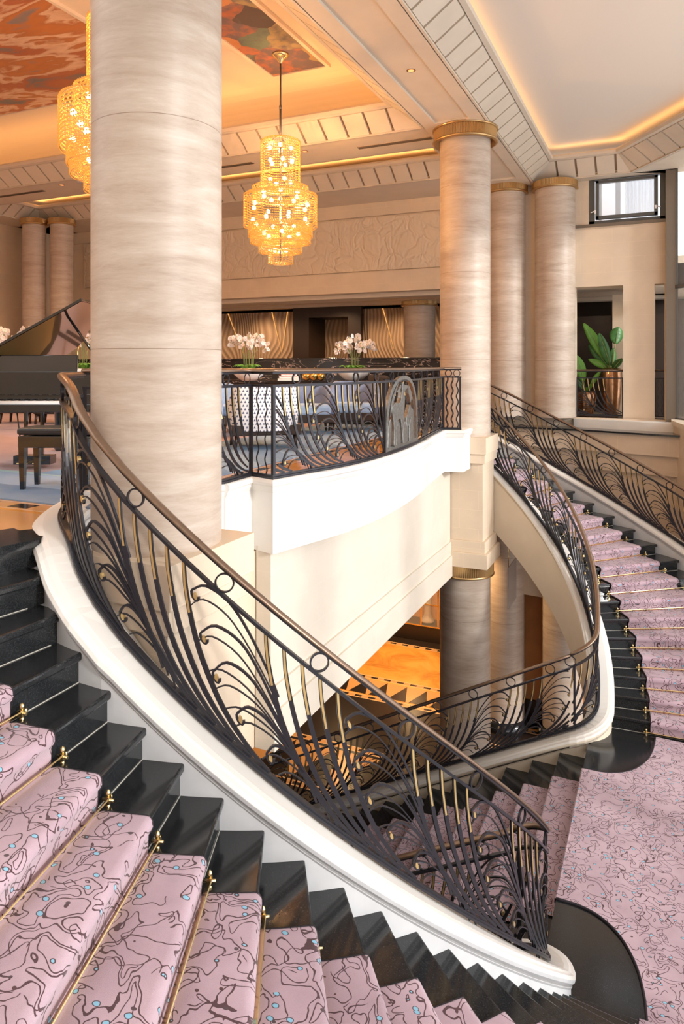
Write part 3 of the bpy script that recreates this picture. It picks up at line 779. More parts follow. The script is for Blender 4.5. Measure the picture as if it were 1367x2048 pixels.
struct(mb.build('trim_balcony', 'white'), 'white curved balcony fascia below the iron railing', 'balcony')
mb = MB(); sweep(mb, Path(P2(bal[:5])), FP); struct(mb.build('trim_balcony_return', 'white'))
root = thing('balcony_railing', 'wrought iron balcony railing with deer relief in the centre of the picture', 'railing')
HB, MBR, SB = .955, .815, .03
def brail(pts):
    return Rail(root, Path(P2(pts)), HB, MBR, SB)
allr = brail(bal); allr.rails()
L0 = Path(P2(B0)).L; L1 = L0 + Path(P2(B1)).L; L2 = L1 + Path(P2(B2)).L; L3 = allr.path.L
# setback
for d in (L0 - .62, L0 - 1.42): allr.panel(d, 1, .05, L0 - .02)
for d in (.02, L0 - .004, L1 + .004, L2 - .004, L2 + .01, L3 - .02): allr.post(d)
for d in (.12, .22): allr.wavy(d)
w1 = L1 - L0
for t in (.30, .68): allr.wavy(L0 + w1 * t)
w3 = L3 - L2
for t in (.22, .5, .78): allr.wavy(L2 + w3 * t)
# bulge: both halves fan in towards the relief
br = brail(B2); LB = br.path.L; pc = 0
for i in range(len(B2)):
    if B2[i][1] < .42: pc = br.path.c[i]
pl0, pl1 = pc - .64, pc + .66
for d in (.12 - .74, .12, .86, 1.60): br.panel(d, 1, .03, pl0 - .03, k=.98)
for d in (LB - .12 + .74, LB - .12, LB - .86, LB - 1.60): br.panel(d, -1, pl1 + .03, LB - .03, k=.98)
br.post(pl0 - .01); br.post(pl1 + .01)
d = .30
while d < LB: br.ring(d); d += .46
for d in (L0 - 1.3, L0 - .85, L0 - .42, L0 - .07, L0 + w1 * .5, L2 + w3 * .3, L2 + w3 * .75): allr.ring(d)
# relief: arch frame, a doe and her fawn, three fern mounds
def shape(pts, dep, name, bev=.006):
    """pts in (s, w) metres from plaque left-bottom; extruded across the railing plane"""
    f = [br.path.F(pl0 + a, SB + b, dep) for a, b in pts]; g = [br.path.F(pl0 + a, SB + b, -dep * .6) for a, b in pts]; n = len(pts)
    mb = MB(); mb.add(f + g, [tuple(range(n)), tuple(range(2 * n - 1, n - 1, -1))] + [(i, (i + 1) % n, n + (i + 1) % n, n + i) for i in range(n)])
    return mb.build(name, 'relief_metal', plaque, bevel=bev)
mb = MB(); W = pl1 - pl0; Hh = .83
rows = []
outl = []
for i in range(25):
    t = i / 24; a = PI * (1 - t); x = W / 2 + (W / 2) * math.copysign(abs(math.cos(a)) ** .9, math.cos(a)); z = .20 + (Hh - .20) * math.sin(a) ** .75
    outl.append((x, z))
outl = [(0, .0), (0, .1)] + outl + [(W, .1), (W, 0)]
inn = [(W / 2 + (a - W / 2) * .90, b * .955 - .005 + .03 * (b < .05)) for a, b in outl]
for (a, b), (c, d_) in zip(outl, inn):
    rows.append([br.path.F(pl0 + a, SB + b, .02), br.path.F(pl0 + c, SB + d_, .02), br.path.F(pl0 + c, SB + d_, -.02), br.path.F(pl0 + a, SB + b, -.02), br.path.F(pl0 + a, SB + b, .02)])
mb.sheet(rows, False); 
plaque = mb.build('deer_relief', 'relief_metal', root); plaque['label'] = 'pewter coloured arched relief of a doe and fawn'
def sm(p, n=4): 
    q = [(v.x, v.y) for v in catmull([(a, b, 0) for a, b in p] + [(p[0][0], p[0][1], 0)], n)]
    return q[:-1]
shape([(0.02, 0), (W - .02, 0), (W - .02, .05), (.02, .05)], .02, 'ground_line')
doe = [(.18, .50), (.17, .42), (.20, .34), (.23, .22), (.22, .06), (.28, .06), (.30, .24), (.36, .33), (.46, .33), (.50, .20), (.54, .06), (.60, .06), (.57, .22), (.58, .36), (.60, .44), (.62, .56), (.60, .64), (.66, .665), (.74, .69), (.73, .715), (.66, .72), (.58, .735), (.53, .76), (.50, .745), (.52, .70), (.50, .62), (.46, .545), (.38, .52), (.28, .535)]
shape(sm(doe, 2), .034, 'doe_figure')
ear = [(.50, .70), (.42, .66), (.36, .64), (.33, .655), (.40, .69), (.48, .735)]
shape(ear, .03, 'doe_ear')
fawn = [(.70, .34), (.69, .22), (.71, .06), (.75, .06), (.76, .22), (.86, .25), (.95, .22), (.97, .06), (1.01, .06), (1.01, .24), (1.04, .36), (1.0, .42), (.93, .44), (.88, .48), (.84, .475), (.80, .42)]
shape(sm(fawn, 2), .030, 'fawn_figure')
for i, (x, w_, h_) in enumerate(((.38, .085, .27), (.62, .08, .25), (.88, .10, .28))):
    pts = [(x - w_, .05)] + [(x + w_ * math.cos(PI - PI * j / 10), .05 + .1 + (h_ - .1) * math.sin(PI * j / 10)) for j in range(11)] + [(x + w_, .05)]
    shape(pts, .030 + .006 * i, 'fern_mound')
def arc_leaf(pts): shape(sm(pts, 2), .026, 'foliage_figure')
arc_leaf([(.80, .72), (.90, .66), (1.0, .55), (1.06, .42), (1.1, .34), (1.02, .50), (.96, .56), (.90, .50), (.86, .56), (.80, .62)])
arc_leaf([(.12, .38), (.14, .52), (.24, .64), (.34, .72), (.44, .775), (.36, .72), (.28, .62), (.20, .50)])
arc_leaf([(.04, .05), (.07, .28), (.12, .36), (.16, .30), (.12, .05)])

# ------------------------------------------------------------------ floors
e0 = [polar(r, ak(0) - 8, -1) for r in (5.4, 4.55, 3.6, RIN + .02)]; f0 = [polar(r, ak(0) - 8, 1) for r in (RIN + .02, 3.4, ro_far(0))]
upf = [(-14, -9), (e0[0][0], -9)] + e0 + [(-.62, -4.30), (-.80, -4.05), (-1.08, -3.72)] + [(a - .03, b) for a, b in B0[:-1]] + [(-.46, -2.14), (-.19, -2.19)] + [(a - .02, b) for a, b in B2[1:]] + [(-.18, 3.4), (-.1, 3.4), (-.35, 4.4)] + f0 + [(f0[-1][0] + .1, 7.55), (-.72, 7.6), (-.72, 7.97), (4.0, 7.97), (4.0, 13), (-14, 13)]
mb = MB(); mb.prism(upf, -.16, 0); struct(mb.build('floor', 'floor_up')); 
mb = MB(); mb.bb(-13.4, -1.02, -3.47, 6.2, .001, .012)
tag(mb.build('lounge_rug', 'rug'), 'blue and mauve lounge rug on the amber marble floor behind the balcony', 'rug')
mb = MB(); mb.bb(-14, 8, -10, 14.4, FZ - .1, FZ); struct(mb.build('floor_lower', 'floor_low'))
mb = MB(); mb.bb(-14, -.9, -9, 14.4, -2.5, -2.2); mb.bb(-.9, 8, 8.2, 14.4, -2.5, -2.2); struct(mb.build('ceiling_lower', 'dark_ceiling'))
# plinth round the top of the near stairs
mb = MB(); mb.lathe([(0, 0), (.16, 0), (.16, -.5), (.0, -.5)], (-1.27, -3.30, .04), 20); struct(mb.build('trim_newel_foot', 'moulding'))

# ------------------------------------------------------------------ right gallery ledge and far wall
mb = MB(); mb.prism([(-.3, 7.55), (1.4, 7.35), (3.15, 6.80), (3.15, 8.1), (-.3, 8.1)], -.235, -.20); struct(mb.build('trim_ledge_slab', 'marble'))
mb = MB(); mb.prism([(-.3, 7.62), (1.4, 7.44), (3.15, 6.90), (3.15, 8.1), (-.3, 8.1)], -.62, -.235)
mb.prism([(-.3, 7.74), (1.4, 7.56), (3.15, 7.02), (3.15, 8.1), (-.3, 8.1)], -1.0, -.62); struct(mb.build('trim_ledge', 'cream'))
mb = MB(); mb.prism([(-.3, 7.86), (1.4, 7.68), (3.15, 7.14), (3.15, 8.1), (-.3, 8.1)], -3.8, -1.0); struct(mb.build('wall_ledge', 'cream'))
mb = MB(); mb.bb(-.8, 4, 7.96, 8.3, -.9, 0); struct(mb.build('baseboard_far', 'cream'))
mb = MB(); mb.prism([(1.18, 7.86), (2.55, 7.50), (3.05, 7.40), (3.05, 8.15), (1.18, 8.15)], -.20, -.03); struct(mb.build('trim_sill', 'white'))
mb = MB(); mb.prism([(3.04, 7.45), (3.30, 6.1), (5.2, 4.4), (5.6, 5.0), (3.6, 8.1), (3.04, 8.1)], -3.8, -.06); struct(mb.build('wall_window_base', 'cream'))
mb = MB(); mb.prism([(3.02, 7.40), (3.27, 6.02), (5.2, 4.3), (5.7, 5.0), (3.7, 8.1), (3.02, 8.1)], -.06, .03); struct(mb.build('trim_window_sill', 'cream_plain'))
YW = 8.0
mb = MB()
mb.bb(-13.5, -.62, YW, YW + .3, 2.82, 3.30); mb.bb(-13.5, 1.47, YW, YW + .3, 4.62, 5.1); mb.bb(-.62, 1.47, YW, YW + .3, 2.72, 4.62)
mb.bb(-13.5, -.62, YW + .08, YW + .3, 3.3, 4.62)
mb.bb(1.47, 2.95, YW, YW + .3, 2.72, 4.0); mb.bb(.98, 1.20, YW, YW + .3, -.04, 2.72); mb.bb(-.62, .60, YW, YW + .3, 0, 2.72)
mb.bb(2.13, 2.72, YW, YW + .5, -.04, 2.72); mb.bb(2.90, 2.97, YW, YW + .3, -.04, 2.72)
struct(mb.build('wall_far', 'cream'), 'cream limestone wall at the far side', 'wall')
mb = MB(); mb.bb(-12.4, -1.1, YW + .03, YW + .1, 3.33, 4.58); struct(mb.build('trim_frieze', 'frieze'), 'carved leaf frieze panel high on the far wall', 'frieze')
mb = MB(); mb.bb(-13.8, -13.5, -9, 13, 0, 5.1); struct(mb.build('wall_left', 'cream'))
mb = MB(); mb.bb(-14, 4, 12.6, 12.8, 0, 3.2); struct(mb.build('wall_back', 'dark_wood'))
# low stepped ceiling of the far bays
mb = MB(); mb.bb(-13.5, 4.2, YW + .3, 12.7, 3.1, 3.3)
for i, (a, z) in enumerate(((0, 2.72), (.35, 2.80), (.7, 2.88), (1.05, 2.96))):
    for (x0, x1) in ((-13.4, -.9), (-.2, 3.4)):
        mb.bb(x0 + a, x1 - a, YW + .3 + a, YW + .62 + a, z, 3.15); mb.bb(x0 + a, x1 - a, 11.4 - a, 11.8 - a, z, 3.15)
        mb.bb(x0 + a, x0 + a + .36, YW + .3, 11.6, z, 3.15); mb.bb(x1 - a - .36, x1 - a, YW + .3, 11.6, z, 3.15)
struct(mb.build('ceiling_bays', 'soffit'))
# carved wave panels and dark doorway beyond the counter
mb = MB(); mb.bb(-13, -7.25, 11.4, 11.6, 0, 3.0); mb.bb(-5.05, -2.0, 11.4, 11.6, 0, 3.0); struct(mb.build('wall_wave_panel', 'wave'), 'backlit carved wave panelling behind the counter', 'wall')
mb = MB(); mb.bb(-6.9, -5.5, 12.3, 12.4, 0, 2.6); struct(mb.build('wall_wave_niche', 'wave'))
mb = MB(); mb.bb(-7.25, -6.72, 11.2, 12.3, 0, 2.82); mb.bb(-5.45, -5.05, 11.2, 12.3, 0, 2.82); mb.bb(-6.72, -5.45, 11.2, 12.3, 2.5, 2.82)
struct(mb.build('door_1', 'dark_wood'), 'black door surround behind the counter', 'door')
mb = MB()
for (x0, x1, x2) in ((-9.7, -9.1, 1.4), (-8.1, -7.75, 1.5), (-7.55, -7.75, 1.45), (-4.45, -4.1, 1.55)):
    mb.add([(x0, 11.37, 2.72), (x0 + .035, 11.37, 2.72), (x1 + .012, 11.37, x2), (x1, 11.37, x2)], [(0, 1, 2, 3)])
struct(mb.build('trim_light_slot', 'led'))
M['led_soft'] = emis('soft_amber_light_slot', (1, .45, .12), .9); bpy.context.scene.objects['trim_light_slot'].data.materials[0] = M['led_soft']
mb = MB(); mb.bb(-13.4, -1.6, 8.6, 9.08, 0, 1.22); mb.bb(-13.4, -1.5, 8.55, 9.12, 1.22, 1.27)
tag(mb.build('marble_counter', 'veined', bevel=.004), 'long black veined marble counter across the back of the lounge', 'counter')
# right bay behind the plants: dark cabinets and stone pier
mb = MB(); mb.bb(.9, 1.75, 10.2, 10.4, 0, 2.25); mb.bb(1.75, 4, 11.6, 11.8, 0, 2.6); mb.bb(-1, .9, 9.8, 9.9, 0, 2.3); mb.bb(2.7, 3.6, 9.4, 9.5, 0, 2.2); struct(mb.build('wall_cabinet', 'dark_wood'))
mb = MB(); mb.bb(1.80, 2.6, 10.0, 10.3, 0, 2.72); struct(mb.build('wall_bay_pier', 'cream'))
# clerestory window with curtains
t = MB(); fx0, fx1, z0, z1 = 1.50, 2.93, 4.04, 5.02
for (a, b, c, d) in ((1.47, 2.97, 4.00, 4.08), (1.47, 2.97, 4.92, 5.3), (1.47, 1.58, 4.0, 5.1), (2.82, 2.97, 4.0, 5.3)): t.bb(a, b, YW + .02, YW + .14, c, d)
w = t.build('window_1', 'frame_grey', bevel=.004); struct(w, 'grey framed clerestory window with sheer curtains', 'window')
t = MB()
for (a, b, c, d) in ((1.60, 2.78, 4.10, 4.17), (1.60, 2.78, 4.84, 4.90), (1.60, 1.67, 4.10, 4.9), (2.71, 2.78, 4.10, 4.9)): t.bb(a, b, YW - .04, YW + .06, c, d)
t.build('window_sash', 'frame_grey', w, bevel=.006)
t = MB(); t.bb(1.66, 2.72, YW, YW + .004, 4.16, 4.85); t.build('pane', 'glass', w)
t = MB()
for x in (1.60, 2.74): t.box((x, YW - .06, 4.25), (.035, .05, .07)); t.tube([(x, YW - .07, 4.27), (x + (.09 if x > 2 else -.09), YW - .08, 4.24)], .012)
t.build('window_latch', 'ceramic', w)
mb = MB(); mb.bb(1.15, 3.0, YW - .04, YW + .02, 3.95, 4.01); struct(mb.build('trim_window_ledge', 'bronze_frame'))
mb = MB(); rows = []
for i in range(61):
    x = 2.15 + i * .012; rows.append([(x, 8.42 + .03 * math.sin(i * 1.05) + .01 * math.sin(i * .37), z) for z in (3.9, 5.4)])
mb.sheet(rows); tag(mb.build('curtain', 'curtain'), 'white sheer curtain hanging behind the clerestory window', 'curtain')
mb = MB(); mb.bb(.5, 2.1, 9.2, 9.3, 3.35, 5.6); mb.bb(1.95, 2.05, 8.6, 8.7, 3.35, 5.6); mb.bb(1.62, 1.68, 8.5, 8.6, 3.35, 5.6); struct(mb.build('wall_outside', 'outside'))
# tall window bay on the right: mullions (the glazing itself starts at the picture edge)
W0 = (3.02, 8.0); W1 = (5.4, 4.7)
mb = MB(); mb.bb(2.92, 3.12, 7.78, 8.02, -.03, 5.3)
struct(mb.build('window_2', 'bronze_frame', bevel=.006), 'tall bronze mullion at the right picture edge', 'window')
w2 = bpy.context.scene.objects['window_2']
t = MB(); t.bb(3.11, 3.14, 7.76, 7.84, -.03, 5.3); t.build('glazing_bead', 'frame_grey', w2)
dx, dy = W1[0] - 3.12, W1[1] - 7.8; L = math.hypot(dx, dy); an = math.atan2(dy, dx)
t = MB()
for z in (2.62, .02, 5.2): t.box((3.12 + dx / 2, 7.8 + dy / 2, z), (L, .08, .07), an)
t.build('transom', 'frame_grey', w2)
t = MB(); t.box((3.12 + dx / 2, 7.8 + dy / 2, 2.65), (L, .01, 5.2), an); t.build('pane', 'glass', w2)
mb = MB(); mb.box((8.6, 12.6, 2.5), (8, .2, 13), an); struct(mb.build('wall_facade_outside', 'outside'))

# ------------------------------------------------------------------ ceilings
ZS = 4.93
mb = MB()
def slab(x0, x1, y0, y1, z0=ZS, z1=5.25): mb.bb(x0, x1, y0, y1, z0, z1)
slab(-.65, -.42, -9, 8.0); slab(.13, .35, -9, 7.75); slab(-.42, .13, -9, 7.9, ZS + .035)
slab(-.42, .13, 3.35, 4.3); slab(-.42, .13, -4.3, -3.35); slab(-.42, .13, 7.2, 8)
slab(-13.5, -.65, 3.5, 4.5); slab(-13.5, -.65, 6.6, 8.0); slab(-13.5, -.65, -4.6, -3.6); slab(-13.5, -12.6, -9, 8)
slab(.13, 3.1, 7.75, 8.1); mb.prism([(2.3, 7.75), (3.1, 8.1), (3.6, 8.0), (6.0, 4.2), (5.2, 3.5)][::-1], ZS, 5.25)
struct(mb.build('ceiling_beams', 'soffit'))
nc = [0]
def cornice(x0, y0, x1, y1, nx, ny, m0=0, m1=0, width=.42, rise=.30, sp=.42, flip=False):
    """sloping cove of raised blocks with dark grooves between; n = direction into the coffer. m0/m1: mitre factor at each end"""
    d = Vector((x1 - x0, y1 - y0, 0)); L = d.length; d.normalize(); n = Vector((nx, ny, 0)).normalized(); nc[0] += 1
    def P(s, o, z): return Vector((x0, y0, 0)) + d * s + n * o + Vector((0, 0, z))
    mb = MB()
    def strip(prof, s0=0, s1=L):
        r0 = [P(s0 + m0 * o, o, z) for o, z in prof]; r1 = [P(s1 - m1 * o, o, z) for o, z in prof]; m = len(prof)
        mb.add(r0 + r1, [(j, (j + 1) % m, m + (j + 1) % m, m + j) for j in range(m)] + [tuple(range(m))[::-1], tuple(range(m, 2 * m))])
    strip([(-.01, ZS), (.035, ZS), (.035, ZS + .03), (-.01, ZS + .08)])
    strip([(width - .015, ZS + rise - .02), (width + .05, ZS + rise - .005), (width + .06, ZS + rise + .05), (width + .03, ZS + rise + .09), (width - .02, ZS + rise + .09)])
    # blocks
    a, b = .045, width - .03; za = ZS + .025; zb = ZS + rise - .03
    s = max(.0, m0 * width) + .10; e = L - max(0, m1 * width) - .10; cnt = max(1, round((e - s) / sp)); st = (e - s) / cnt
    for i in range(cnt):
        p, q = s + i * st + .022, s + (i + 1) * st - .022
        vs = [P(p, a, za), P(q, a, za), P(q, b, zb), P(p, b, zb), P(p, a, za + .09), P(q, a, za + .09), P(q, b, zb + .09), P(p, b, zb + .09)]
        mb.add(vs, [(0, 1, 2, 3), (4, 7, 6, 5), (0, 4, 5, 1), (1, 5, 6, 2), (2, 6, 7, 3), (3, 7, 4, 0)])
    for (p, q, mm0, mm1) in ((0, s - .022, m0, 0), (e + .022, L, 0, m1)):
        vs = [P(p + mm0 * a, a, za), P(q - mm1 * a, a, za), P(q - mm1 * b, b, zb), P(p + mm0 * b, b, zb)]
        vs += [v + Vector((0, 0, .09)) for v in vs]
        mb.add(vs, [(0, 1, 2, 3), (4, 7, 6, 5), (0, 4, 5, 1), (1, 5, 6, 2), (2, 6, 7, 3), (3, 7, 4, 0)])
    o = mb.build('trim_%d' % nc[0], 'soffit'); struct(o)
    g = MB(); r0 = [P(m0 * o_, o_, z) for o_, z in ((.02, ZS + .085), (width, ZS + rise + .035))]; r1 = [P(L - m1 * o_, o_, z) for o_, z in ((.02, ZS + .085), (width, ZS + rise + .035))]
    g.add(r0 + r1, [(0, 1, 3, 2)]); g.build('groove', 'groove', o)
    return P
# main coffer of the lobby
cornice(-.65, -3.6, -.65, 3.5, -1, 0, 1, 1); cornice(-12.6, 3.5, -.65, 3.5, 0, -1, 1, 1, sp=.40)
cornice(-12.6, -3.6, -.65, -3.6, 0, 1, 1, 1); cornice(-12.6, -3.6, -12.6, 3.5, 1, 0, 1, 1)
# second bay
cornice(-12.6, 6.6, -.65, 6.6, 0, -1, 1, 1, sp=.36); cornice(-.65, 4.5, -.65, 6.6, -1, 0, 1, 1); cornice(-12.6, 4.5, -12.6, 6.6, 1, 0, 1, 1); cornice(-12.6, 4.5, -.65, 4.5, 0, 1, 1, 1)
# stair hall
cornice(.35, -9, .35, 7.75, 1, 0, 0, 1, width=.44, rise=.32, sp=.43); cornice(.35, 7.75, 2.3, 7.75, 0, -1, 1, .41, width=.44, rise=.32, sp=.40)
t2 = Vector((2.9, -4.25, 0)).normalized(); cornice(2.3, 7.75, 5.2, 3.5, t2.y, -t2.x, .41, 0, width=.44, rise=.32, sp=.44)
# raised ceilings
mb = MB(); mb.bb(-13.4, .2, 4.0, 7.4, 5.47, 5.6); struct(mb.build('ceiling_bay', 'ceil_lobby'))
mb = MB(); mb.prism([(-.2, -9), (7, -9), (7, 3), (3.4, 8.2), (-.2, 8.2)], 5.52, 5.65); struct(mb.build('ceiling_hall', 'ceil_hall'))
mb = MB(); mb.bb(-.65, .2, -9, 8, 5.2, 5.5); mb.bb(-13.5, -.5, 3.9, 4.1, 5.2, 6.3); mb.bb(-13.5, -.5, 7.4, 8, 5.2, 5.6); struct(mb.build('ceiling_core', 'soffit'))
ZC = 6.0; X0, X1, Y0, Y1 = -13.1, -.45, -4.1, 3.9
mb = MB()   # cove: vertical frieze then curve up to the flat
def ringrect(i, z): return [(X0 + i, Y0 + i, z), (X1 - i, Y0 + i, z), (X1 - i, Y1 - i, z), (X0 + i, Y1 - i, z)]
rows = [ringrect(0, 5.2), ringrect(0, 5.50), ringrect(.03, 5.50), ringrect(.03, 5.53), ringrect(.0, 5.53)]
for j in range(0, 9):
    t = j / 8 * PI / 2; rows.append(ringrect(.9 * (1 - math.cos(t)), 5.53 + (ZC - 5.53) * math.sin(t)))
vs = [p for r in rows for p in r]
mb.add(vs, [(i * 4 + j, i * 4 + (j + 1) % 4, (i + 1) * 4 + (j + 1) % 4, (i + 1) * 4 + j) for i in range(len(rows) - 1) for j in range(4)])
n = len(rows) - 1; mb.add(rows[-1], [(0, 1, 2, 3)])
struct(mb.build('ceiling_lobby', 'ceil_lobby', solid=.03))
mb = MB()
x = X0 + .3
while x < X1 - .5: mb.bb(x, x + .42, Y1 - .05, Y1 + .01, 5.30, 5.46); mb.bb(x, x + .42, Y0 - .01, Y0 + .05, 5.30, 5.46); x += .52
y = Y0 + .3
while y < Y1 - .5: mb.bb(X1 - .05, X1 + .01, y, y + .42, 5.30, 5.46); y += .52
struct(mb.build('trim_dentils', 'ceil_lobby'))
def mural(x0, x1, y0, y1, mat, lb):
    mb = MB(); mb.bb(x0, x1, y0, y1, ZC - .030, ZC - .005); o = mb.build('ceiling_mural', mat); tag(o, lb, 'ceiling painting')
    mb = MB()
    for (a, b, c, d) in ((x0 - .06, x0, y0 - .06, y1 + .06), (x1, x1 + .06, y0 - .06, y1 + .06), (x0, x1, y0 - .06, y0), (x0, x1, y1, y1 + .06)): mb.bb(a, b, c, d, ZC - .05, ZC)
    mb.build('mural_frame', 'ceil_lobby', o)
mural(-3.10, -2.12, -3.3, 2.86, 'mural_dark', 'dark floral ceiling painting strip the round lamp canopy hangs from')
mural(-12.1, -4.6, -3.2, 2.28, 'mural_warm', 'large warm orange ceiling painting at the top left corner')
# recessed lights, vents, speaker in the soffits
def downlight(x, y, z, lb):
    t = MB(); t.lathe([(0, 0), (.045, 0), (.055, -.004), (.062, 0)], (0, 0, 0), 20); o = t.build('downlight', 'copper', loc=(x, y, z)); tag(o, lb, 'lamp')
    t = MB(); t.lathe([(0, -.001), (.042, -.001)], (0, 0, -.002), 16); t.build('lamp_lens', 'spot', o)
downlight(-.132, 1.33, ZS + .034, 'copper recessed downlight in the stone beam left of the brass column ring')
downlight(-2.98, 3.77, ZS - .001, 'copper recessed downlight in the soffit behind the centre chandelier')
downlight(-8.79, 3.72, ZS - .001, 'small orange recessed downlight left of the left chandelier')
t = MB(); t.lathe([(0, -.012), (.13, -.012), (.15, 0)], (0, 0, 0), 28); tag(t.build('ceiling_speaker', 'speaker', loc=(-8.2, 3.74, ZS)), 'round white ceiling speaker beside the left chandelier', 'speaker')
def vent(x, y, L, lb):
    o = thing('ceiling_vent', lb, 'vent', (x, y, ZS - .002))
    t = MB(); t.bb(-L / 2, L / 2, -.06, .06, -.004, .002); t.build('backing', 'groove', o)
    t = MB()
    for i in range(4): t.bb(-L / 2, L / 2, -.05 + i * .03, -.044 + i * .03, -.012, -.003)
    t.build('slat', 'bronze_frame', o)
vent(-1.35, 3.98, 1.35, 'long slim air vent in the soffit left of the brass column ring')
vent(-5.0, 3.98, 1.6, 'slim air vent in the soffit left of the centre chandelier')
vent(-10.3, 3.9, 1.6, 'slim air vent in the soffit at the left picture edge')
def pod(x, lb):
    t = thing('cove_sensor', lb, 'sensor', (x, 3.45, 5.42)); m = MB(); m.lathe([(0, .03), (.05, .03), (.055, 0), (.03, -.03), (0, -.035)], (0, 0, 0), 16); m.build('housing', 'ceramic', t)
    m = MB(); m.box((0, .2, .02), (.03, .4, .02)); m.build('bracket', 'ceramic', t)
pod(-2.05, 'small white fitting in the lit cove left of the beam corner'); pod(-3.75, 'small white fitting in the lit cove above the chandelier rod')

# ------------------------------------------------------------------ chandeliers
OCT = [(1, 0, 0), (-1, 0, 0), (0, 1, 0), (0, -1, 0), (0, 0, 1), (0, 0, -1)]
OF = [(0, 2, 4), (2, 1, 4), (1, 3, 4), (3, 0, 4), (2, 0, 5), (1, 2, 5), (3, 1, 5), (0, 3, 5)]
def bead_mesh(specs):
    vs = []; fs = []
    for (x, y, z, r, rz) in specs:
        o = len(vs); vs += [(x + a * r, y + b * r, z + c * rz) for a, b, c in OCT]; fs += [tuple(i + o for i in f) for f in OF]
    m = MB(); m.add(vs, fs, False); return m
def chandelier(x, y, label):
    t = thing('tiered_chandelier', label, 'chandelier', (x, y, 2.60), 0, None)
    tiers = [('upper_tier', .305, 1.25, 1.98), ('shoulder_tier', .43, 1.07, 1.25), ('main_tier', .57, .66, 1.12), ('lower_tier', .50, .50, .66), ('lower_tier', .47, .40, .56), ('lower_tier', .335, .25, .42), ('bottom_tier', .19, .08, .26)]
    tiers[1] = ('shoulder_tier', .435, 1.10, 1.26)
    for nm, R, z0, z1 in tiers:
        sp = []; fine = nm.startswith(('lower', 'bottom'))
        dz = .026 if fine else .040; n = int(2 * PI * R / (.024 if fine else .030))
        rows = round((z1 - z0) / dz)
        for i in range(rows + 1):
            for j in range(n):
                a = 2 * PI * j / n
                wob = .004 * math.sin(a * 12)
                sp.append((R * math.cos(a), R * math.sin(a), z0 + dz * i + wob, (.0105 if fine else .0135), .0085 if fine else .0125))
        # sloping crown of radial strands
        r0 = R * .55 if nm != 'upper_tier' else .15
        for k in range(-1, 6):
            rr = R - (R - r0) * (k + 1) / 6; nn = int(2 * PI * rr / .034); zz = z1 + .012 + (.045 if nm in ('upper_tier', 'main_tier', 'shoulder_tier') else 0) * (1 - (1 - (k + 1) / 6) ** 2)
            for j in range(nn):
                a = 2 * PI * j / nn; sp.append((rr * math.cos(a), rr * math.sin(a), zz, .012, .010))
        if fine:
            for k in range(5):
                rr = R - .13 * (k + 1) / 5; nn = int(2 * PI * rr / .03)
                for j in range(nn): a = 2 * PI * j / nn; sp.append((rr * math.cos(a), rr * math.sin(a), z0 + .004, .011, .007))
        body = bead_mesh(sp); body.build(nm, 'bead', t)
        m = MB()
        for zz in (z0, z1): m.lathe([(R - .008, zz - .004), (R, zz), (R - .008, zz + .004), (R - .014, zz), (R - .008, zz - .004)], (0, 0, 0), 48)
        m.build('tier_hoop', 'brass', t)
    m = MB(); m.tube([(0, 0, .1), (0, 0, 3.36)], .014, 10); m.tube([(0, 0, 2.50), (0, 0, 2.56)], .022); m.tube([(0, 0, 2.0), (0, 0, 2.5)], .018)
    for a in range(6): m.tube([(.01, 0, 2.1), (.3 * math.cos(a * PI / 3), .3 * math.sin(a * PI / 3), 2.0)], .004, 5)
    m.build('stem', 'bronze_frame', t)
    m = MB(); m.lathe([(0, 3.20), (.016, 3.22), (.05, 3.27), (.07, 3.30), (.10, 3.32), (.13, 3.345), (.13, 3.37), (0, 3.372)], (0, 0, 0), 32); m.build('ceiling_canopy', 'brass', t)
    for (R, z, n, ph) in ((.17, 1.90, 4, .5), (.18, 1.68, 5, .4), (.17, 1.38, 4, .9), (.30, 1.17, 6, 0), (.44, .98, 8, .2), (.44, .74, 8, 0), (.28, .54, 5, .3), (.10, .28, 3, 0)):
        for j in range(n):
            a = 2 * PI * j / n + ph; m = MB(); m.lathe([(0, -.036), (.024, -.026), (.033, 0), (.022, .026), (0, .036)], (R * math.cos(a), R * math.sin(a), z), 8); m.build('bulb', 'bulb', t)
    for z, e in ((.75, 270), (1.6, 130)):
        l = bpy.data.lights.new('chandelier_glow', 'POINT'); l.energy = e; l.color = (1, .52, .20); l.shadow_soft_size = .04
        o = bpy.data.objects.new('chandelier_glow', l); COL.objects.link(o); o.location = (x, y, 2.6 + z)
chandelier(-2.58, 2.18, 'tiered amber bead chandelier hanging in full view left of centre')
chandelier(-2.16, -1.90, 'tiered amber bead chandelier half hidden behind the foreground column')

# ------------------------------------------------------------------ warm LED coves (hidden behind the cornice lips)
def led(x0, y0, x1, y1, z, w=.03, e=1.0, col=(1, .50, .16)):
    L = math.hypot(x1 - x0, y1 - y0); l = bpy.data.lights.new('cove_led', 'AREA'); l.shape = 'RECTANGLE'; l.size = L; l.size_y = w; l.energy = e * L * .30; l.color = col
    o = bpy.data.objects.new('cove_led', l); COL.objects.link(o); o.location = ((x0 + x1) / 2, (y0 + y1) / 2, z); o.rotation_euler = (PI, 0, math.atan2(y1 - y0, x1 - x0))
led(-12.4, 3.18, -.9, 3.18, 5.32, .06, 11); led(-.98, -3.4, -.98, 3.2, 5.32, .06, 9); led(-12.4, -3.3, -.9, -3.3, 5.32, .06, 9)
led(-12.3, 6.28, -.9, 6.28, 5.36, .03, 5.5); led(-.95, 4.9, -.95, 6.3, 5.36, .03, 3); led(-12.2, 4.8, -12.2, 6.4, 5.36, .03, 5)
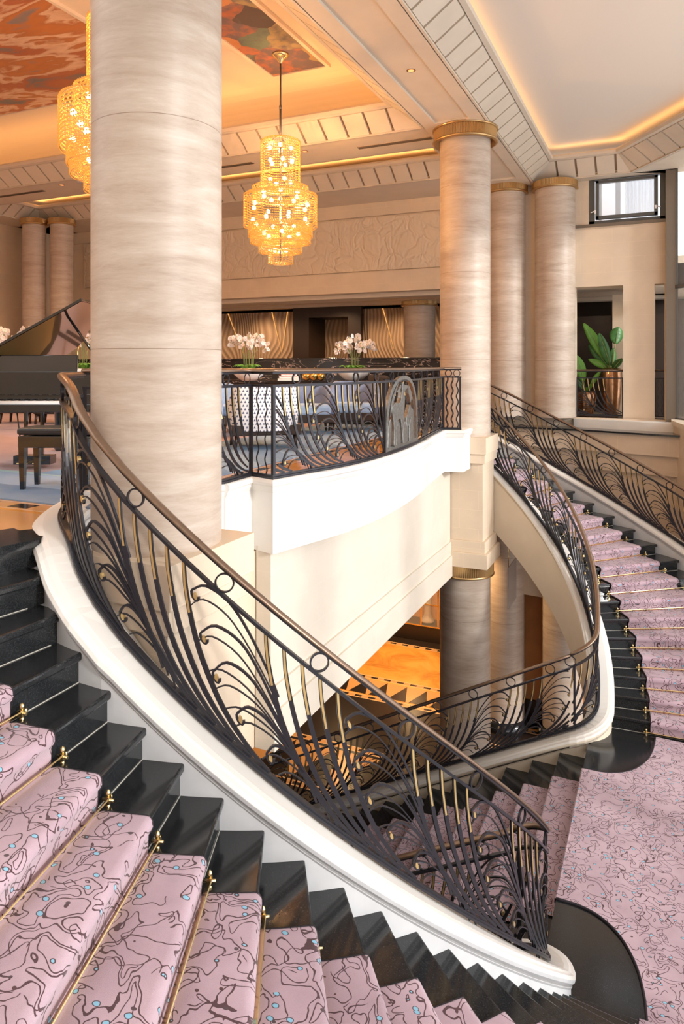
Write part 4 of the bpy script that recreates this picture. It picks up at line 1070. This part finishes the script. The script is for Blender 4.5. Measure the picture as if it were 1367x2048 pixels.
led(.72, -9, .72, 7.3, 5.36, .03, 3.0); led(.78, 7.36, 2.1, 7.36, 5.36, .03, 4.2)
led(2.05, 7.45, 4.9, 3.3, 5.36, .03, 4.2)
for (x, y, R) in ((-.07, 3.86, .47), (-.07, -3.86, .47)):
    for an in (-2.6, -1.25, -.05, 1.6):
        l = bpy.data.lights.new('capital_lamp', 'SPOT'); l.energy = 70; l.color = (1, .55, .22); l.spot_size = rad(70); l.spot_blend = .9; l.shadow_soft_size = .02
        o = bpy.data.objects.new('capital_lamp', l); COL.objects.link(o); o.location = (x + R * math.cos(an), y + R * math.sin(an), 4.90)
def area(loc, size, e, col, rot=(0, 0, 0)):
    """spot added as warm fill light, no fitting modelled"""
    l = bpy.data.lights.new('warm_fill_spot', 'SPOT'); l.spot_size = rad(150); l.spot_blend = .6; l.shadow_soft_size = .09; l.energy = e * 2.2; l.color = col
    o = bpy.data.objects.new('warm_fill_spot', l); COL.objects.link(o); o.location = loc; o.rotation_euler = rot
# added fill spots that warm the low bays, lobby and lower storey
for x in (-11, -8.2, -5.8, -3.6): area((x, 10.3, 2.9), (.5, .5), 60, (1, .62, .34))
area((1.6, 9.2, 2.9), (.8, .4), 20, (1, .75, .5))
for (x, y) in ((-6, -.5), (-9, 4.0), (-4, 4.2)): area((x, y, 4.90), (.8, .3), 80, (1, .62, .32))
for (x, y) in ((-3, 9.9), (-5.5, 11.0), (-5, 7.0), (-1.3, 7.0), (-2.5, 8.6)): area((x, y, -2.54), (.6, .6), 130, (1, .62, .30))
mb = MB(); mb.bb(-14.2, -14, -9, 13, FZ, -2.2); struct(mb.build('wall_lower_left', 'dark_wood'))

# ------------------------------------------------------------------ lower storey
mb = MB(); mb.bb(-.9, .95, 8.3, 8.5, FZ, -.9); mb.bb(.95, 8, 8.3, 8.5, FZ, -.9); struct(mb.build('wall_lower', 'amber_wall'))
mb = MB(); mb.bb(-.95, 5, 8.24, 8.3, FZ, FZ + .45); struct(mb.build('baseboard_lower', 'dark_wood'))
mb = MB(); mb.bb(-14, -.9, 14.2, 14.4, FZ, -2.4); mb.bb(-1.1, -.9, 8.3, 14.2, FZ, -2.4); struct(mb.build('wall_lower_back', 'dark_wood'))
mb = MB(); mb.bb(-14, 4, -9, -8.8, FZ, -2.2); struct(mb.build('wall_lower_near', 'dark_wood'))
t = thing('display_case', 'lit brass framed glass display case on the lower floor under the balcony', 'cabinet', (-3.9, 11.9, FZ))
m = MB(); m.bb(-1.2, 1.6, -.35, .35, 0, .42); m.build('base', 'dark_wood', t, bevel=.01)
m = MB(); m.bb(-1.2, 1.6, .30, .34, .42, 2.6); m.build('back_panel', 'amber_wall', t)
m = MB()
for x in (-1.2, -.6, 0, .55, 1.05, 1.6): m.bb(x - .02, x + .02, -.35, -.31, .42, 2.6)
for z in (.43, 1.05, 1.75, 2.58): m.bb(-1.2, 1.6, -.36, -.32, z - .012, z + .012)
m.build('brass_frame', 'brass', t)
m = MB(); m.bb(-1.2, 1.6, -.34, -.335, .42, 2.6); m.build('glass_front', 'glass', t)
area((-3.7, 11.9, FZ + 2.55), (2.2, .3), 40, (1, .70, .35))
m = MB(); m.lathe([(0, 0), (.19, 0), (.2, .06), (.15, .12), (.10, .2), (.085, .38), (.12, .55), (.10, .75), (.17, 1.0), (.21, 1.25), (.15, 1.45), (.075, 1.55), (.10, 1.66), (.08, 1.78), (0, 1.82)], (0, 0, 0), 20)
m.tube([(.15, 0, 1.38), (.34, -.05, 1.2), (.28, -.1, .95)], [.05, .045, .03]); m.tube([(-.15, 0, 1.38), (-.38, -.05, 1.25), (-.5, -.05, 1.05)], [.05, .045, .03])
tag(m.build('figurine', 'statue', loc=(-3.25, 11.86, FZ + .44), sub=1), 'pale standing figurine inside the lower floor display case', 'statue')
t = thing('bench_seat', 'dark upholstered bench left of the display case on the lower floor', 'bench', (-5.7, 11.6, FZ))
m = MB(); m.bb(-.5, .5, -.3, .3, .1, .5); m.build('seat', 'dark_fabric', t, bevel=.03); m = MB(); m.bb(-.5, .5, .2, .3, .5, .95); m.build('backrest', 'dark_fabric', t, bevel=.03)
m = MB(); m.bb(-.45, .45, -.25, .25, 0, .1); m.build('plinth', 'dark_wood', t)
t = thing('hanging_glass_panel', 'frosted glass panel hanging beside the lower column under the stone pier', 'sign', (.46, 5.05, -2.75))
m = MB(); m.box((0, 0, 0), (.02, .70, .72)); m.build('panel', 'frost', t, bevel=.003)
m = MB(); m.tube([(0, -.3, .36), (0, -.3, .8)], .006); m.tube([(0, .3, .36), (0, .3, .8)], .006); m.build('suspension_rod', 'brass', t)
for i in range(1):
    t = thing('brass_strip', 'thin brass strip between the two lower storey columns', 'lamp', (-.42, 8.2, FZ))
    m = MB(); m.bb(-.03, .03, -.02, .02, .5, 5.6); m.build('strip', 'brass', t)  # plain brass bar standing between the columns

# ------------------------------------------------------------------ lounge furniture
def rb(m, x0, x1, y0, y1, z0, z1): m.bb(x0, x1, y0, y1, z0, z1)
def armchair(loc, rz, seatm, backm, label, w=.78, h=.86, group=None, wings=False):
    t = thing('armchair', label, 'armchair', loc, rz, group)       # faces local -y... seat front at -y
    m = MB(); rb(m, -w / 2 + .08, w / 2 - .08, -.36, .26, .30, .46); m.build('seat_cushion', seatm, t, bevel=.04)
    m = MB(); rb(m, -w / 2, w / 2, -.34, .36, .18, .31); m.build('frame', 'dark_wood', t, bevel=.015)
    # curved back wrapping into arms
    m = MB(); pts = [(-w / 2, -.30), (-w / 2 - .01, .0), (-w / 2 + .04, .26), (-w / 2 + .2, .38), (0, .42), (w / 2 - .2, .38), (w / 2 - .04, .26), (w / 2 + .01, 0), (w / 2, -.30)]
    pts = [(v.x, v.y) for v in catmull([(a, b, 0) for a, b in pts], 4)]; rows = []; n = len(pts)
    for i, (x, y) in enumerate(pts):
        f = min(1, max(0, (y + .05) / .38)); top = .60 + (h - .60) * (f * f * (3 - 2 * f)); l = math.hypot(x, y + .05)
        ix, iy = x * (1 - .10 / l), (y) * (1 - .10 / l)
        rows.append([(x, y, .24), (x * 1.02, y * 1.05, top - .05), (x, y, top), (ix, iy, top), (ix, iy, .30)])
    m.sheet(rows); m.f += [(0, 1, 2, 3, 4), tuple(len(m.v) - 5 + k for k in (4, 3, 2, 1, 0))]; m.sm += [False] * 2
    m.build('backrest', backm, t)
    for sx in (-1, 1):
        for sy in (-1, 1):
            m = MB(); x, y = sx * (w / 2 - .07), sy * .28; m.tube([(x, y, .19), (x * 1.06, y * 1.08, 0)], [.028, .016], 8); m.build('leg', 'dark_wood', t)
    return t
rz0 = YAW
def place(px, Y, z=0):
    X = (px - 683) / 1414 * Y
    return (CAM.x - math.sin(YAW) * Y + math.cos(YAW) * X, CAM.y + math.cos(YAW) * Y + math.sin(YAW) * X, z)
# lattice chair seen from behind near the balcony post
armchair(place(525, 9.3, .012), rz0 + PI + .25, 'blue_light', 'lattice', 'armchair with white lattice patterned back seen from behind beside the balcony post', .88, .80)
armchair(place(612, 11.2, .012), rz0 + .2, 'blue_light', 'blue_velvet', 'blue velvet armchair facing the railing, left one of the pair in front of the counter', .84, .76)
armchair(place(706, 11.7, .012), rz0 - .1, 'blue_light', 'blue_velvet', 'blue velvet armchair facing the railing, right one of the pair in front of the counter', .84, .80)
armchair(place(785, 12.6, .012), rz0 + 1.9, 'dark_fabric', 'dark_fabric', 'dark brown armchair behind the deer relief', .8, .90)
armchair(place(455, 11.0, .012), rz0 + .9, 'blue_light', 'blue_light', 'pale blue armchair partly behind the foreground column', .78, .78)
# long dark table
t = thing('console_table', 'long black console table behind the armchairs carrying the orchid bowls', 'table', place(600, 13.4), rz0 - .33)
m = MB(); m.bb(-2.6, 2.1, -.28, .28, .74, .80); m.build('table_top', 'veined', t, bevel=.008)
m = MB(); m.bb(-2.5, 2.0, -.22, .22, .1, .74); m.build('body', 'dark_wood', t)
m = MB(); m.bb(-2.4, 1.9, -.18, .18, 0, .1); m.build('plinth', 'black_lacquer', t)
def orchid(loc, label, s=1.0, n=6, seed=1):
    rnd = random.Random(seed); t = thing('orchid_arrangement', label, 'flowers', loc)
    m = MB(); m.lathe([(0, 0), (.12 * s, 0), (.20 * s, .05 * s), (.275 * s, .12 * s), (.30 * s, .20 * s), (.285 * s, .20 * s), (.26 * s, .13 * s), (0, .10 * s)], (0, 0, 0), 32); m.build('bowl', 'ceramic', t)
    for k in range(18):
        a = rnd.uniform(0, 2 * PI); L = rnd.uniform(.11, .19) * s; w = .045 * s; x0, y0 = rnd.uniform(0, .13) * s * math.cos(a), rnd.uniform(0, .13) * s * math.sin(a)
        rows = []
        for i in range(6):
            u = i / 5; rr = L * u; hh = .20 * s + .09 * s * math.sin(u * 2.4) ; ww = w * math.sin(PI * (u * .9 + .08))
            rows.append([(x0 + rr * math.cos(a) - ww * math.sin(a) * e, y0 + rr * math.sin(a) + ww * math.cos(a) * e, hh - .012 * abs(e)) for e in (-1, 0, 1)])
        m = MB(); m.sheet(rows); m.build('leaf', 'leaf_light', t, solid=.003)
    for k in range(n):
        a = 2 * PI * k / n + rnd.uniform(-.3, .3); b = rnd.uniform(.02, .09) * s; H1 = rnd.uniform(.58, .74) * s; R = rnd.uniform(.28, .50) * s
        pts = [(b * math.cos(a), b * math.sin(a), .14 * s), (b * 1.2 * math.cos(a), b * 1.2 * math.sin(a), H1 * .7)]
        for i in range(1, 8):
            u = i / 7; pts.append(((b * 1.2 + (R - b) * u) * math.cos(a), (b * 1.2 + (R - b) * u) * math.sin(a), H1 * .7 + (H1 * .42) * math.sin(u * 2.5) * 1.0 + .02))
        st = MB(); st.tube(pts, .005 * s, 5); sp = st.build('flower_spray', 'stem', t)
        m = MB(); c = MB()
        for i in range(3, 9):
            for e in range(3):
                px, py, pz = pts[i]; px += rnd.uniform(-.055, .055) * s; py += rnd.uniform(-.055, .055) * s; pz += rnd.uniform(-.07, .03) * s
                q = Matrix.Rotation(rnd.uniform(0, 6.3), 3, 'Z') @ Matrix.Rotation(rnd.uniform(.9, 1.9), 3, 'X')
                for j in range(5):
                    an = 2 * PI * j / 5; L = (.050 if j % 2 else .042) * s; w = .026 * s
                    P = [q @ Vector((r * math.cos(an) - ww * math.sin(an), r * math.sin(an) + ww * math.cos(an), .006 * s * (1 if abs(ww) > 0 else 0))) + Vector((px, py, pz)) for r, ww in ((.004, 0), (L * .55, -w), (L, 0), (L * .55, w))]
                    m.add(P, [(0, 1, 2, 3)])
                v = Vector((px, py, pz)); m2 = q @ Vector((0, 0, .008)) + v
                c.lathe([(0, -.008 * s), (.008 * s, 0), (0, .008 * s)], m2, 5)
        f = m.build('blossoms', 'petal', sp); c.build('blossom_centre', 'petal_c', f)
    return t
o1 = place(497, 13.0, .80); o2 = place(706, 12.9, .80)
orchid(o1, 'white orchids in a white bowl on the console, directly right of the foreground column', 1.02, 8, 3)
orchid(o2, 'white orchids in a white bowl on the console, in front of the dark doorway', .98, 8, 5)
p = place(577, 13.1, .80)
for i, (w, mt, lb) in enumerate(((.40, 'paper', 'white book at the bottom of the pile on the console'), (.36, 'paper', 'white book in the middle of the pile on the console'), (.30, 'red', 'red book on top of the pile on the console'))):
    t = thing('book', lb, 'book', (p[0], p[1], .80 + i * .042), rz0 + .05 * i); m = MB(); m.bb(-w / 2, w / 2, -.14, .14, 0, .006); m.bb(-w / 2, w / 2, -.14, .14, .035, .041); m.bb(-w / 2, w / 2, .134, .14, 0, .04); m.build('cover', mt, t)
    m = MB(); m.bb(-w / 2 + .006, w / 2 - .006, -.134, .134, .006, .035); m.build('pages', 'paper', t)
for i, (px, Y, z, R) in enumerate(((612, 13.0, .80, .085), (627, 12.95, .80, .088), (641, 13.0, .80, .08), (628, 13.0, .985, .05))):
    q = place(px, Y, z + (R if i < 3 else 0)); m = MB(); m.lathe([(R * math.sin(PI * j / 12), -R * math.cos(PI * j / 12)) for j in range(13)], (0, 0, 0), 20)
    m.lathe([(.006, R * .98), (.012, R * 1.15), (.004, R * 1.25)], (0, 0, 0), 8)
    tag(m.build('gold_ball', 'gold', loc=q), ('leftmost gold ball', 'middle gold ball', 'rightmost gold ball', 'small gold ball on top')[i] + ' of the cluster beside the books on the console', 'ornament')

# grand piano, bench
PY = YAW
def grand():
    t = thing('grand_piano', 'black grand piano with raised lid at the left edge', 'piano', place(52, 7.15), PY)
    # local: x right, y away; body outline (bass side left)
    out = [(-.75, 0), (.75, 0), (.75, .55), (.70, .85), (.50, 1.15), (.25, 1.40), (.05, 1.75), (-.15, 1.95), (-.45, 2.02), (-.70, 1.90), (-.75, 1.70)]
    m = MB(); m.prism(out, .72, 1.0); b = m.build('case', 'black_lacquer', t, bevel=.008)
    inn = [(x * .93, .06 + (y - .06) * .95) for x, y in out[2:]] + [(-.70, .30), (.70, .30)]
    m = MB(); m.bb(-.75, .75, -.22, 0.0, .62, .70); m.bb(-.75, -.68, -.22, .02, .70, .80); m.bb(.68, .75, -.22, .02, .70, .80); m.build('keybed', 'black_lacquer', t, bevel=.006)
    m = MB(); m.bb(-.66, .66, -.17, -.02, .70, .728); k = m.build('keyboard', 'ceramic', t)
    m = MB()
    for i in range(52):
        if i % 7 in (0, 1, 3, 4, 5): m.bb(-.65 + i * .025 + .016, -.65 + i * .025 + .028, -.11, -.02, .728, .74)
    m.build('black_keys', 'black_lacquer', k)
    m = MB(); m.box((0, -.01, .90), (1.36, .02, .24)); m.build('fallboard', 'black_lacquer', t, bevel=.006)
    m = MB(); m.box((0, .12, 1.09), (.95, .02, .2), 0, (-.15, 'X')); m.build('music_desk', 'black_lacquer', t, bevel=.01)
    m = MB(); m.prism([(-.70, .12), (.68, .12), (.68, .55), (.3, 1.3), (-.3, 1.85), (-.70, 1.7)], 1.0, 1.004); m.build('soundboard', 'gilt', t)
    # lid hinged on the left (bass) edge, raised
    an = rad(29); R = Matrix.Rotation(-an, 3, 'Y')
    lid = [(0, .0), (1.5, .0), (1.5, .55), (1.45, .85), (1.25, 1.15), (1.0, 1.40), (.8, 1.75), (.6, 1.95), (.30, 2.02), (.05, 1.90), (0, 1.7)]
    vs = [];
    for z in (0, .025): vs += [tuple(R @ Vector((x, y, z)) + Vector((-.75, 0, 1.01))) for x, y in lid]
    n = len(lid); m = MB(); m.add(vs, [tuple(range(n))[::-1], tuple(range(n, 2 * n))] + [(i, (i + 1) % n, n + (i + 1) % n, n + i) for i in range(n)]); m.build('lid', 'black_lacquer', t)
    vs = [tuple(R @ Vector((x * .985 + .01, y * .985 + .012, -.003)) + Vector((-.75, 0, 1.01))) for x, y in lid]; m = MB(); m.add(vs, [tuple(range(n))]); m.build('lid_underside', 'lid_wood', t)
    m = MB(); top = R @ Vector((1.22, .25, 0)) + Vector((-.75, 0, 1.01)); m.tube([(.70, .35, 1.0), tuple(top)], .014, 8); m.build('prop_stick', 'black_lacquer', t)
    for (x, y) in ((-.62, .25), (.62, .25), (-.35, 1.7)):
        m = MB(); m.lathe([(.035, 0), (.06, .05), (.05, .12), (.055, .5), (.08, .60), (.08, .72)], (x, y, 0), 12); m.lathe([(.03, 0), (.035, .03), (.02, .05)], (x, y, 0), 10); m.build('leg', 'black_lacquer', t)
    m = MB(); m.bb(-.10, -.07, .16, .2, .14, .66); m.bb(.07, .10, .16, .2, .14, .66); m.bb(-.19, .19, .12, .28, .06, .15); m.tube([(-.19, .2, .62), (-.13, .2, .12)], .008); m.build('pedal_lyre', 'black_lacquer', t, bevel=.005)
    for x in (-.08, 0, .08): m = MB(); m.box((x, .06, .09), (.035, .14, .01)); m.build('pedal', 'brass', t, bevel=.003)
grand()
t = thing('piano_bench', 'black piano bench with leather seat on the edge of the rug', 'bench', place(122, 6.22, .012), PY - .05)
m = MB(); m.bb(-.32, .32, -.17, .17, .47, .53); m.build('seat', 'black_leather', t, bevel=.02)
m = MB(); m.bb(-.31, .31, -.16, .16, .36, .46); m.build('apron', 'black_lacquer', t, bevel=.004)
for sx in (-1, 1):
    for sy in (-1, 1): m = MB(); x, y = sx * .28, sy * .13; m.add([(x - .028, y - .028, .38), (x + .028, y - .028, .38), (x + .028, y + .028, .38), (x - .028, y + .028, .38), (x - .018, y - .018, 0), (x + .018, y - .018, 0), (x + .018, y + .018, 0), (x - .018, y + .018, 0)], [(0, 1, 2, 3), (4, 7, 6, 5), (0, 4, 5, 1), (1, 5, 6, 2), (2, 6, 7, 3), (3, 7, 4, 0)]); m.build('leg', 'black_lacquer', t)
for sx in (-1, 1): m = MB(); m.lathe([(0, 0), (.035, .0), (.04, .012), (.02, .03), (0, .035)], (0, 0, 0), 16, rot=Matrix.Rotation(sx * PI / 2, 3, 'Y')); k = m.build('adjusting_knob', 'brass', t); k.location = (sx * .31, -.02, .42)
# table with orchids and gilt dome behind the piano
t = thing('side_table', 'dark table behind the piano carrying orchids and a gilt dome', 'table', place(110, 11.8), PY)
m = MB(); m.bb(-1.3, 1.1, -.35, .35, .78, .83); m.build('table_top', 'dark_wood', t, bevel=.006)
for x in (-1.2, 1.0):
    for y in (-.3, .3): m = MB(); m.bb(x - .03, x + .03, y - .03, y + .03, 0, .78); m.build('leg', 'dark_wood', t)
orchid(place(165, 11.6, .83), 'white orchids in a white bowl under the gilt dome beside the piano prop stick', 1.0, 7, 8)
orchid(place(12, 11.6, .86), 'white orchids in a white bowl at the left picture edge above the piano', 1.0, 7, 9)
t = thing('gilt_dome', 'gilt arched frame with finial standing on the table behind the piano', 'ornament', place(170, 11.75, .83), PY)
m = MB()
for a in (0, PI / 2):
    pts = [(.34 * math.cos(u) * math.cos(a), .34 * math.cos(u) * math.sin(a), .42 + .24 * math.sin(u)) for u in [PI * i / 14 for i in range(15)]]
    m.tube([(pts[0][0], pts[0][1], 0)] + pts + [(pts[-1][0], pts[-1][1], 0)], .011, 6)
m.build('frame', 'brass', t)
m = MB(); m.lathe([(.10, .64), (.06, .67), (.02, .69), (.03, .72), (.045, .75), (.02, .79), (.0, .80)], (0, 0, 0), 14); m.build('finial', 'brass', t)
m = MB(); m.lathe([(.36, 0), (.36, .02), (.33, .02)], (0, 0, 0), 28); m.build('base_ring', 'brass', t)
for i, (px, z) in enumerate(((38, .90), (52, .88))):
    m = MB(); m.lathe([(0, 0), (.06, .01), (.085, .06), (.07, .12), (.03, .15), (.02, .18), (0, .19)], (0, 0, 0), 16)
    tag(m.build('gold_ornament', 'gold', loc=place(px, 11.4, .83)), ('taller' if i == 0 else 'right hand') + ' small gold ornament on the table behind the piano', 'ornament')
# sofa and low stools seen under the piano
for (px, Y, lb) in ((40, 13.2, 'dark low stool seen under the piano, left one'), (110, 13.0, 'dark low stool seen under the piano, right one')):
    t = thing('low_stool', lb, 'stool', place(px, Y), PY); m = MB(); m.bb(-.32, .32, -.25, .25, .2, .42); m.build('seat', 'dark_fabric', t, bevel=.03)
    for sx in (-1, 1):
        for sy in (-1, 1): m = MB(); m.tube([(sx * .26, sy * .2, .2), (sx * .28, sy * .21, 0)], [.03, .02]); m.build('leg', 'dark_wood', t)

# ------------------------------------------------------------------ gallery: plants, vases, railings
def vase(x, y, z, R, Hh, label):
    m = MB(); m.lathe([(0, 0), (R * .60, 0), (R * .72, Hh * .10), (R * .92, Hh * .45), (R * 1.0, Hh * .80), (R * .96, Hh * .93), (R * .80, Hh), (R * .70, Hh * .99), (R * .70, Hh * .9), (0, Hh * .9)], (0, 0, 0), 36)
    return tag(m.build('copper_vase', 'copper', loc=(x, y, z)), label, 'vase')
def bigleaf(t, base, tip, w, mat, fold=.25, bend=.12, stem=.35):
    b, e = Vector(base), Vector(tip); d = e - b; L = d.length; side = d.cross(Vector((-.4, .9, 0))).normalized(); nrm = side.cross(d).normalized()
    if side.length < .1: side = Vector((1, 0, 0))
    rows = []; N_ = 14
    for i in range(N_ + 1):
        u = i / N_; c = b + d * (stem + (1 - stem) * u) + Vector((0, 0, -bend * L * (u ** 2)))
        ww = w * (math.sin(PI * min(1, u * .93 + .04)) ** .7) * (1 - .25 * u)
        rows.append([c + side * ww * s + nrm * (fold * ww * abs(s) + .004 * math.sin(i * 2.3) * abs(s)) for s in (-1, -.5, 0, .5, 1)])
    m = MB(); m.sheet(rows); o = m.build('leaf', mat, t, solid=.003)
    m = MB(); m.tube([b, b + d * stem * .6, b + d * (stem + .05)], [.016, .012, .009], 6)
    m.tube([b + d * (stem + (1 - stem) * u) + Vector((0, 0, -bend * L * u * u)) - nrm * .004 for u in (0, .3, .6, .9)], [.009, .007, .005, .002], 6); m.build('leaf_stalk', 'stem', o)
def gp(px, py, V):
    t = (px - 683) / 1414; Y = (V - CAM.y) / (math.cos(YAW) + math.sin(YAW) * t); X = t * Y
    return (CAM.x - math.sin(YAW) * Y + math.cos(YAW) * X, V, CAM.z - (py - 731) / 1414 * Y)
vA = gp(1222, 842, 8.75); vase(vA[0], vA[1], 0, .215, 1.02, 'tall copper vase behind the gallery railing, right of the short one')
vB = gp(1172, 842, 8.65); vase(vB[0], vB[1], 0, .20, .52, 'short copper vase behind the gallery railing, left of the tall one')
t = thing('banana_plant', 'large dark green paddle leaved plant in the tall copper vase', 'plant', (vA[0], vA[1], .95))
for (px, py, V, w, mt, st) in ((1166, 632, 8.7, .13, 'leaf_light', .22), (1197, 655, 8.5, .12, 'leaf', .15), (1176, 680, 8.85, .12, 'leaf', .15), (1236, 642, 8.9, .17, 'leaf', .55), (1226, 690, 8.8, .10, 'leaf', .2), (1243, 712, 8.6, .09, 'leaf', .15), (1176, 712, 8.7, .09, 'leaf_light', .2), (1215, 700, 9.0, .08, 'leaf', .2)):
    q = gp(px, py, V); bigleaf(t, (0, 0, 0), (q[0] - vA[0], V - vA[1], q[2] - .95), w, mt, stem=st)
t = thing('banana_plant', 'small bright green leafy plant in the short copper vase', 'plant', (vB[0], vB[1], .45))
for (px, py, V, w, mt, st) in ((1152, 700, 8.5, .14, 'leaf_light', .3), (1200, 735, 8.6, .06, 'leaf_light', .3), (1150, 750, 8.6, .08, 'leaf', .3), (1185, 760, 8.4, .05, 'leaf_light', .2), (1172, 772, 8.5, .05, 'leaf_light', .1)):
    q = gp(px, py, V); bigleaf(t, (0, 0, 0), (q[0] - vB[0], V - vB[1], q[2] - .45), w, mt, stem=st)
def gallery_rail(x0, x1, y, label, z=0.0, pan=()):
    root = thing('gallery_railing', label, 'railing'); r = Rail(root, Path([(x0, y, z), (x1, y, z)]), 1.0, .83, .06); r.rails(); r.post(.01); r.post(r.path.L - .01)
    for d, sc in pan: r.panel(d, 1, .02, r.path.L - .02)
    return r
r = gallery_rail(1.22, 2.13, 8.08, 'iron gallery railing in front of the copper vases', 0, ((.12, 1), (-.62, 1)))
r = gallery_rail(.60, .99, 8.12, 'dark iron railing glimpsed in the gap between the two far columns')
for i in range(5): r.wavy(.05 + i * .075)
r.ring(.2)
r = gallery_rail(2.72, 2.90, 8.2, 'narrow iron railing in the slit opening beside the bronze mullion')
r.wavy(.05); r.wavy(.13)

# ------------------------------------------------------------------ daylight, sky, camera
w = bpy.data.worlds.new('World'); S.world = w; w.use_nodes = True
bg = w.node_tree.nodes['Background']; bg.inputs[0].default_value = (.97, .975, 1.0, 1); bg.inputs[1].default_value = 2.1
sun = bpy.data.lights.new('sun', 'SUN'); sun.energy = 2.5; sun.angle = rad(7); sun.color = (1, .975, .95)
so = bpy.data.objects.new('sun', sun); COL.objects.link(so)
d = Vector((-1, .33, -.36)).normalized(); so.rotation_euler = d.to_track_quat('-Z', 'Y').to_euler()
# outer window wall of the stair hall, beyond the picture: piers and transoms only
mb = MB()
for y in (-9, -6.2, -3.4, -.6, 2.2): mb.bb(6.2, 6.45, y - .12, y + .12, -3.8, 5.5)
mb.bb(6.2, 6.45, -9, 4.5, 5.2, 5.6); mb.bb(6.2, 6.45, -9, 4.5, -3.8, -3.2)
struct(mb.build('window_3', 'bronze_frame'))
mb = MB(); mb.bb(-14, -1.6, -11.2, -11, -4, 6.2); mb.bb(-1.6, 6.4, -11.2, -11, -4, 6.2); struct(mb.build('wall_near', 'cream'), 'cream wall', 'wall')
mb = MB(); mb.bb(5.4, 6.5, -9, 5, -3.9, -3.7); struct(mb.build('floor_bay', 'marble'))

cam = bpy.data.cameras.new('Camera'); co = bpy.data.objects.new('Camera', cam); COL.objects.link(co)
co.location = CAM; co.rotation_euler = (PI / 2, 0, YAW)
cam.sensor_fit = 'HORIZONTAL'; cam.sensor_width = 36; cam.lens = 36 * 1413.8 / 1367; cam.shift_y = -(1024 - 731) / 1367
cam.clip_start = .05; cam.clip_end = 200
S.camera = co
S.view_settings.view_transform = 'Standard'; S.view_settings.look = 'None'; S.view_settings.exposure = 0.2; S.view_settings.gamma = 1
S.view_settings.use_curve_mapping = False
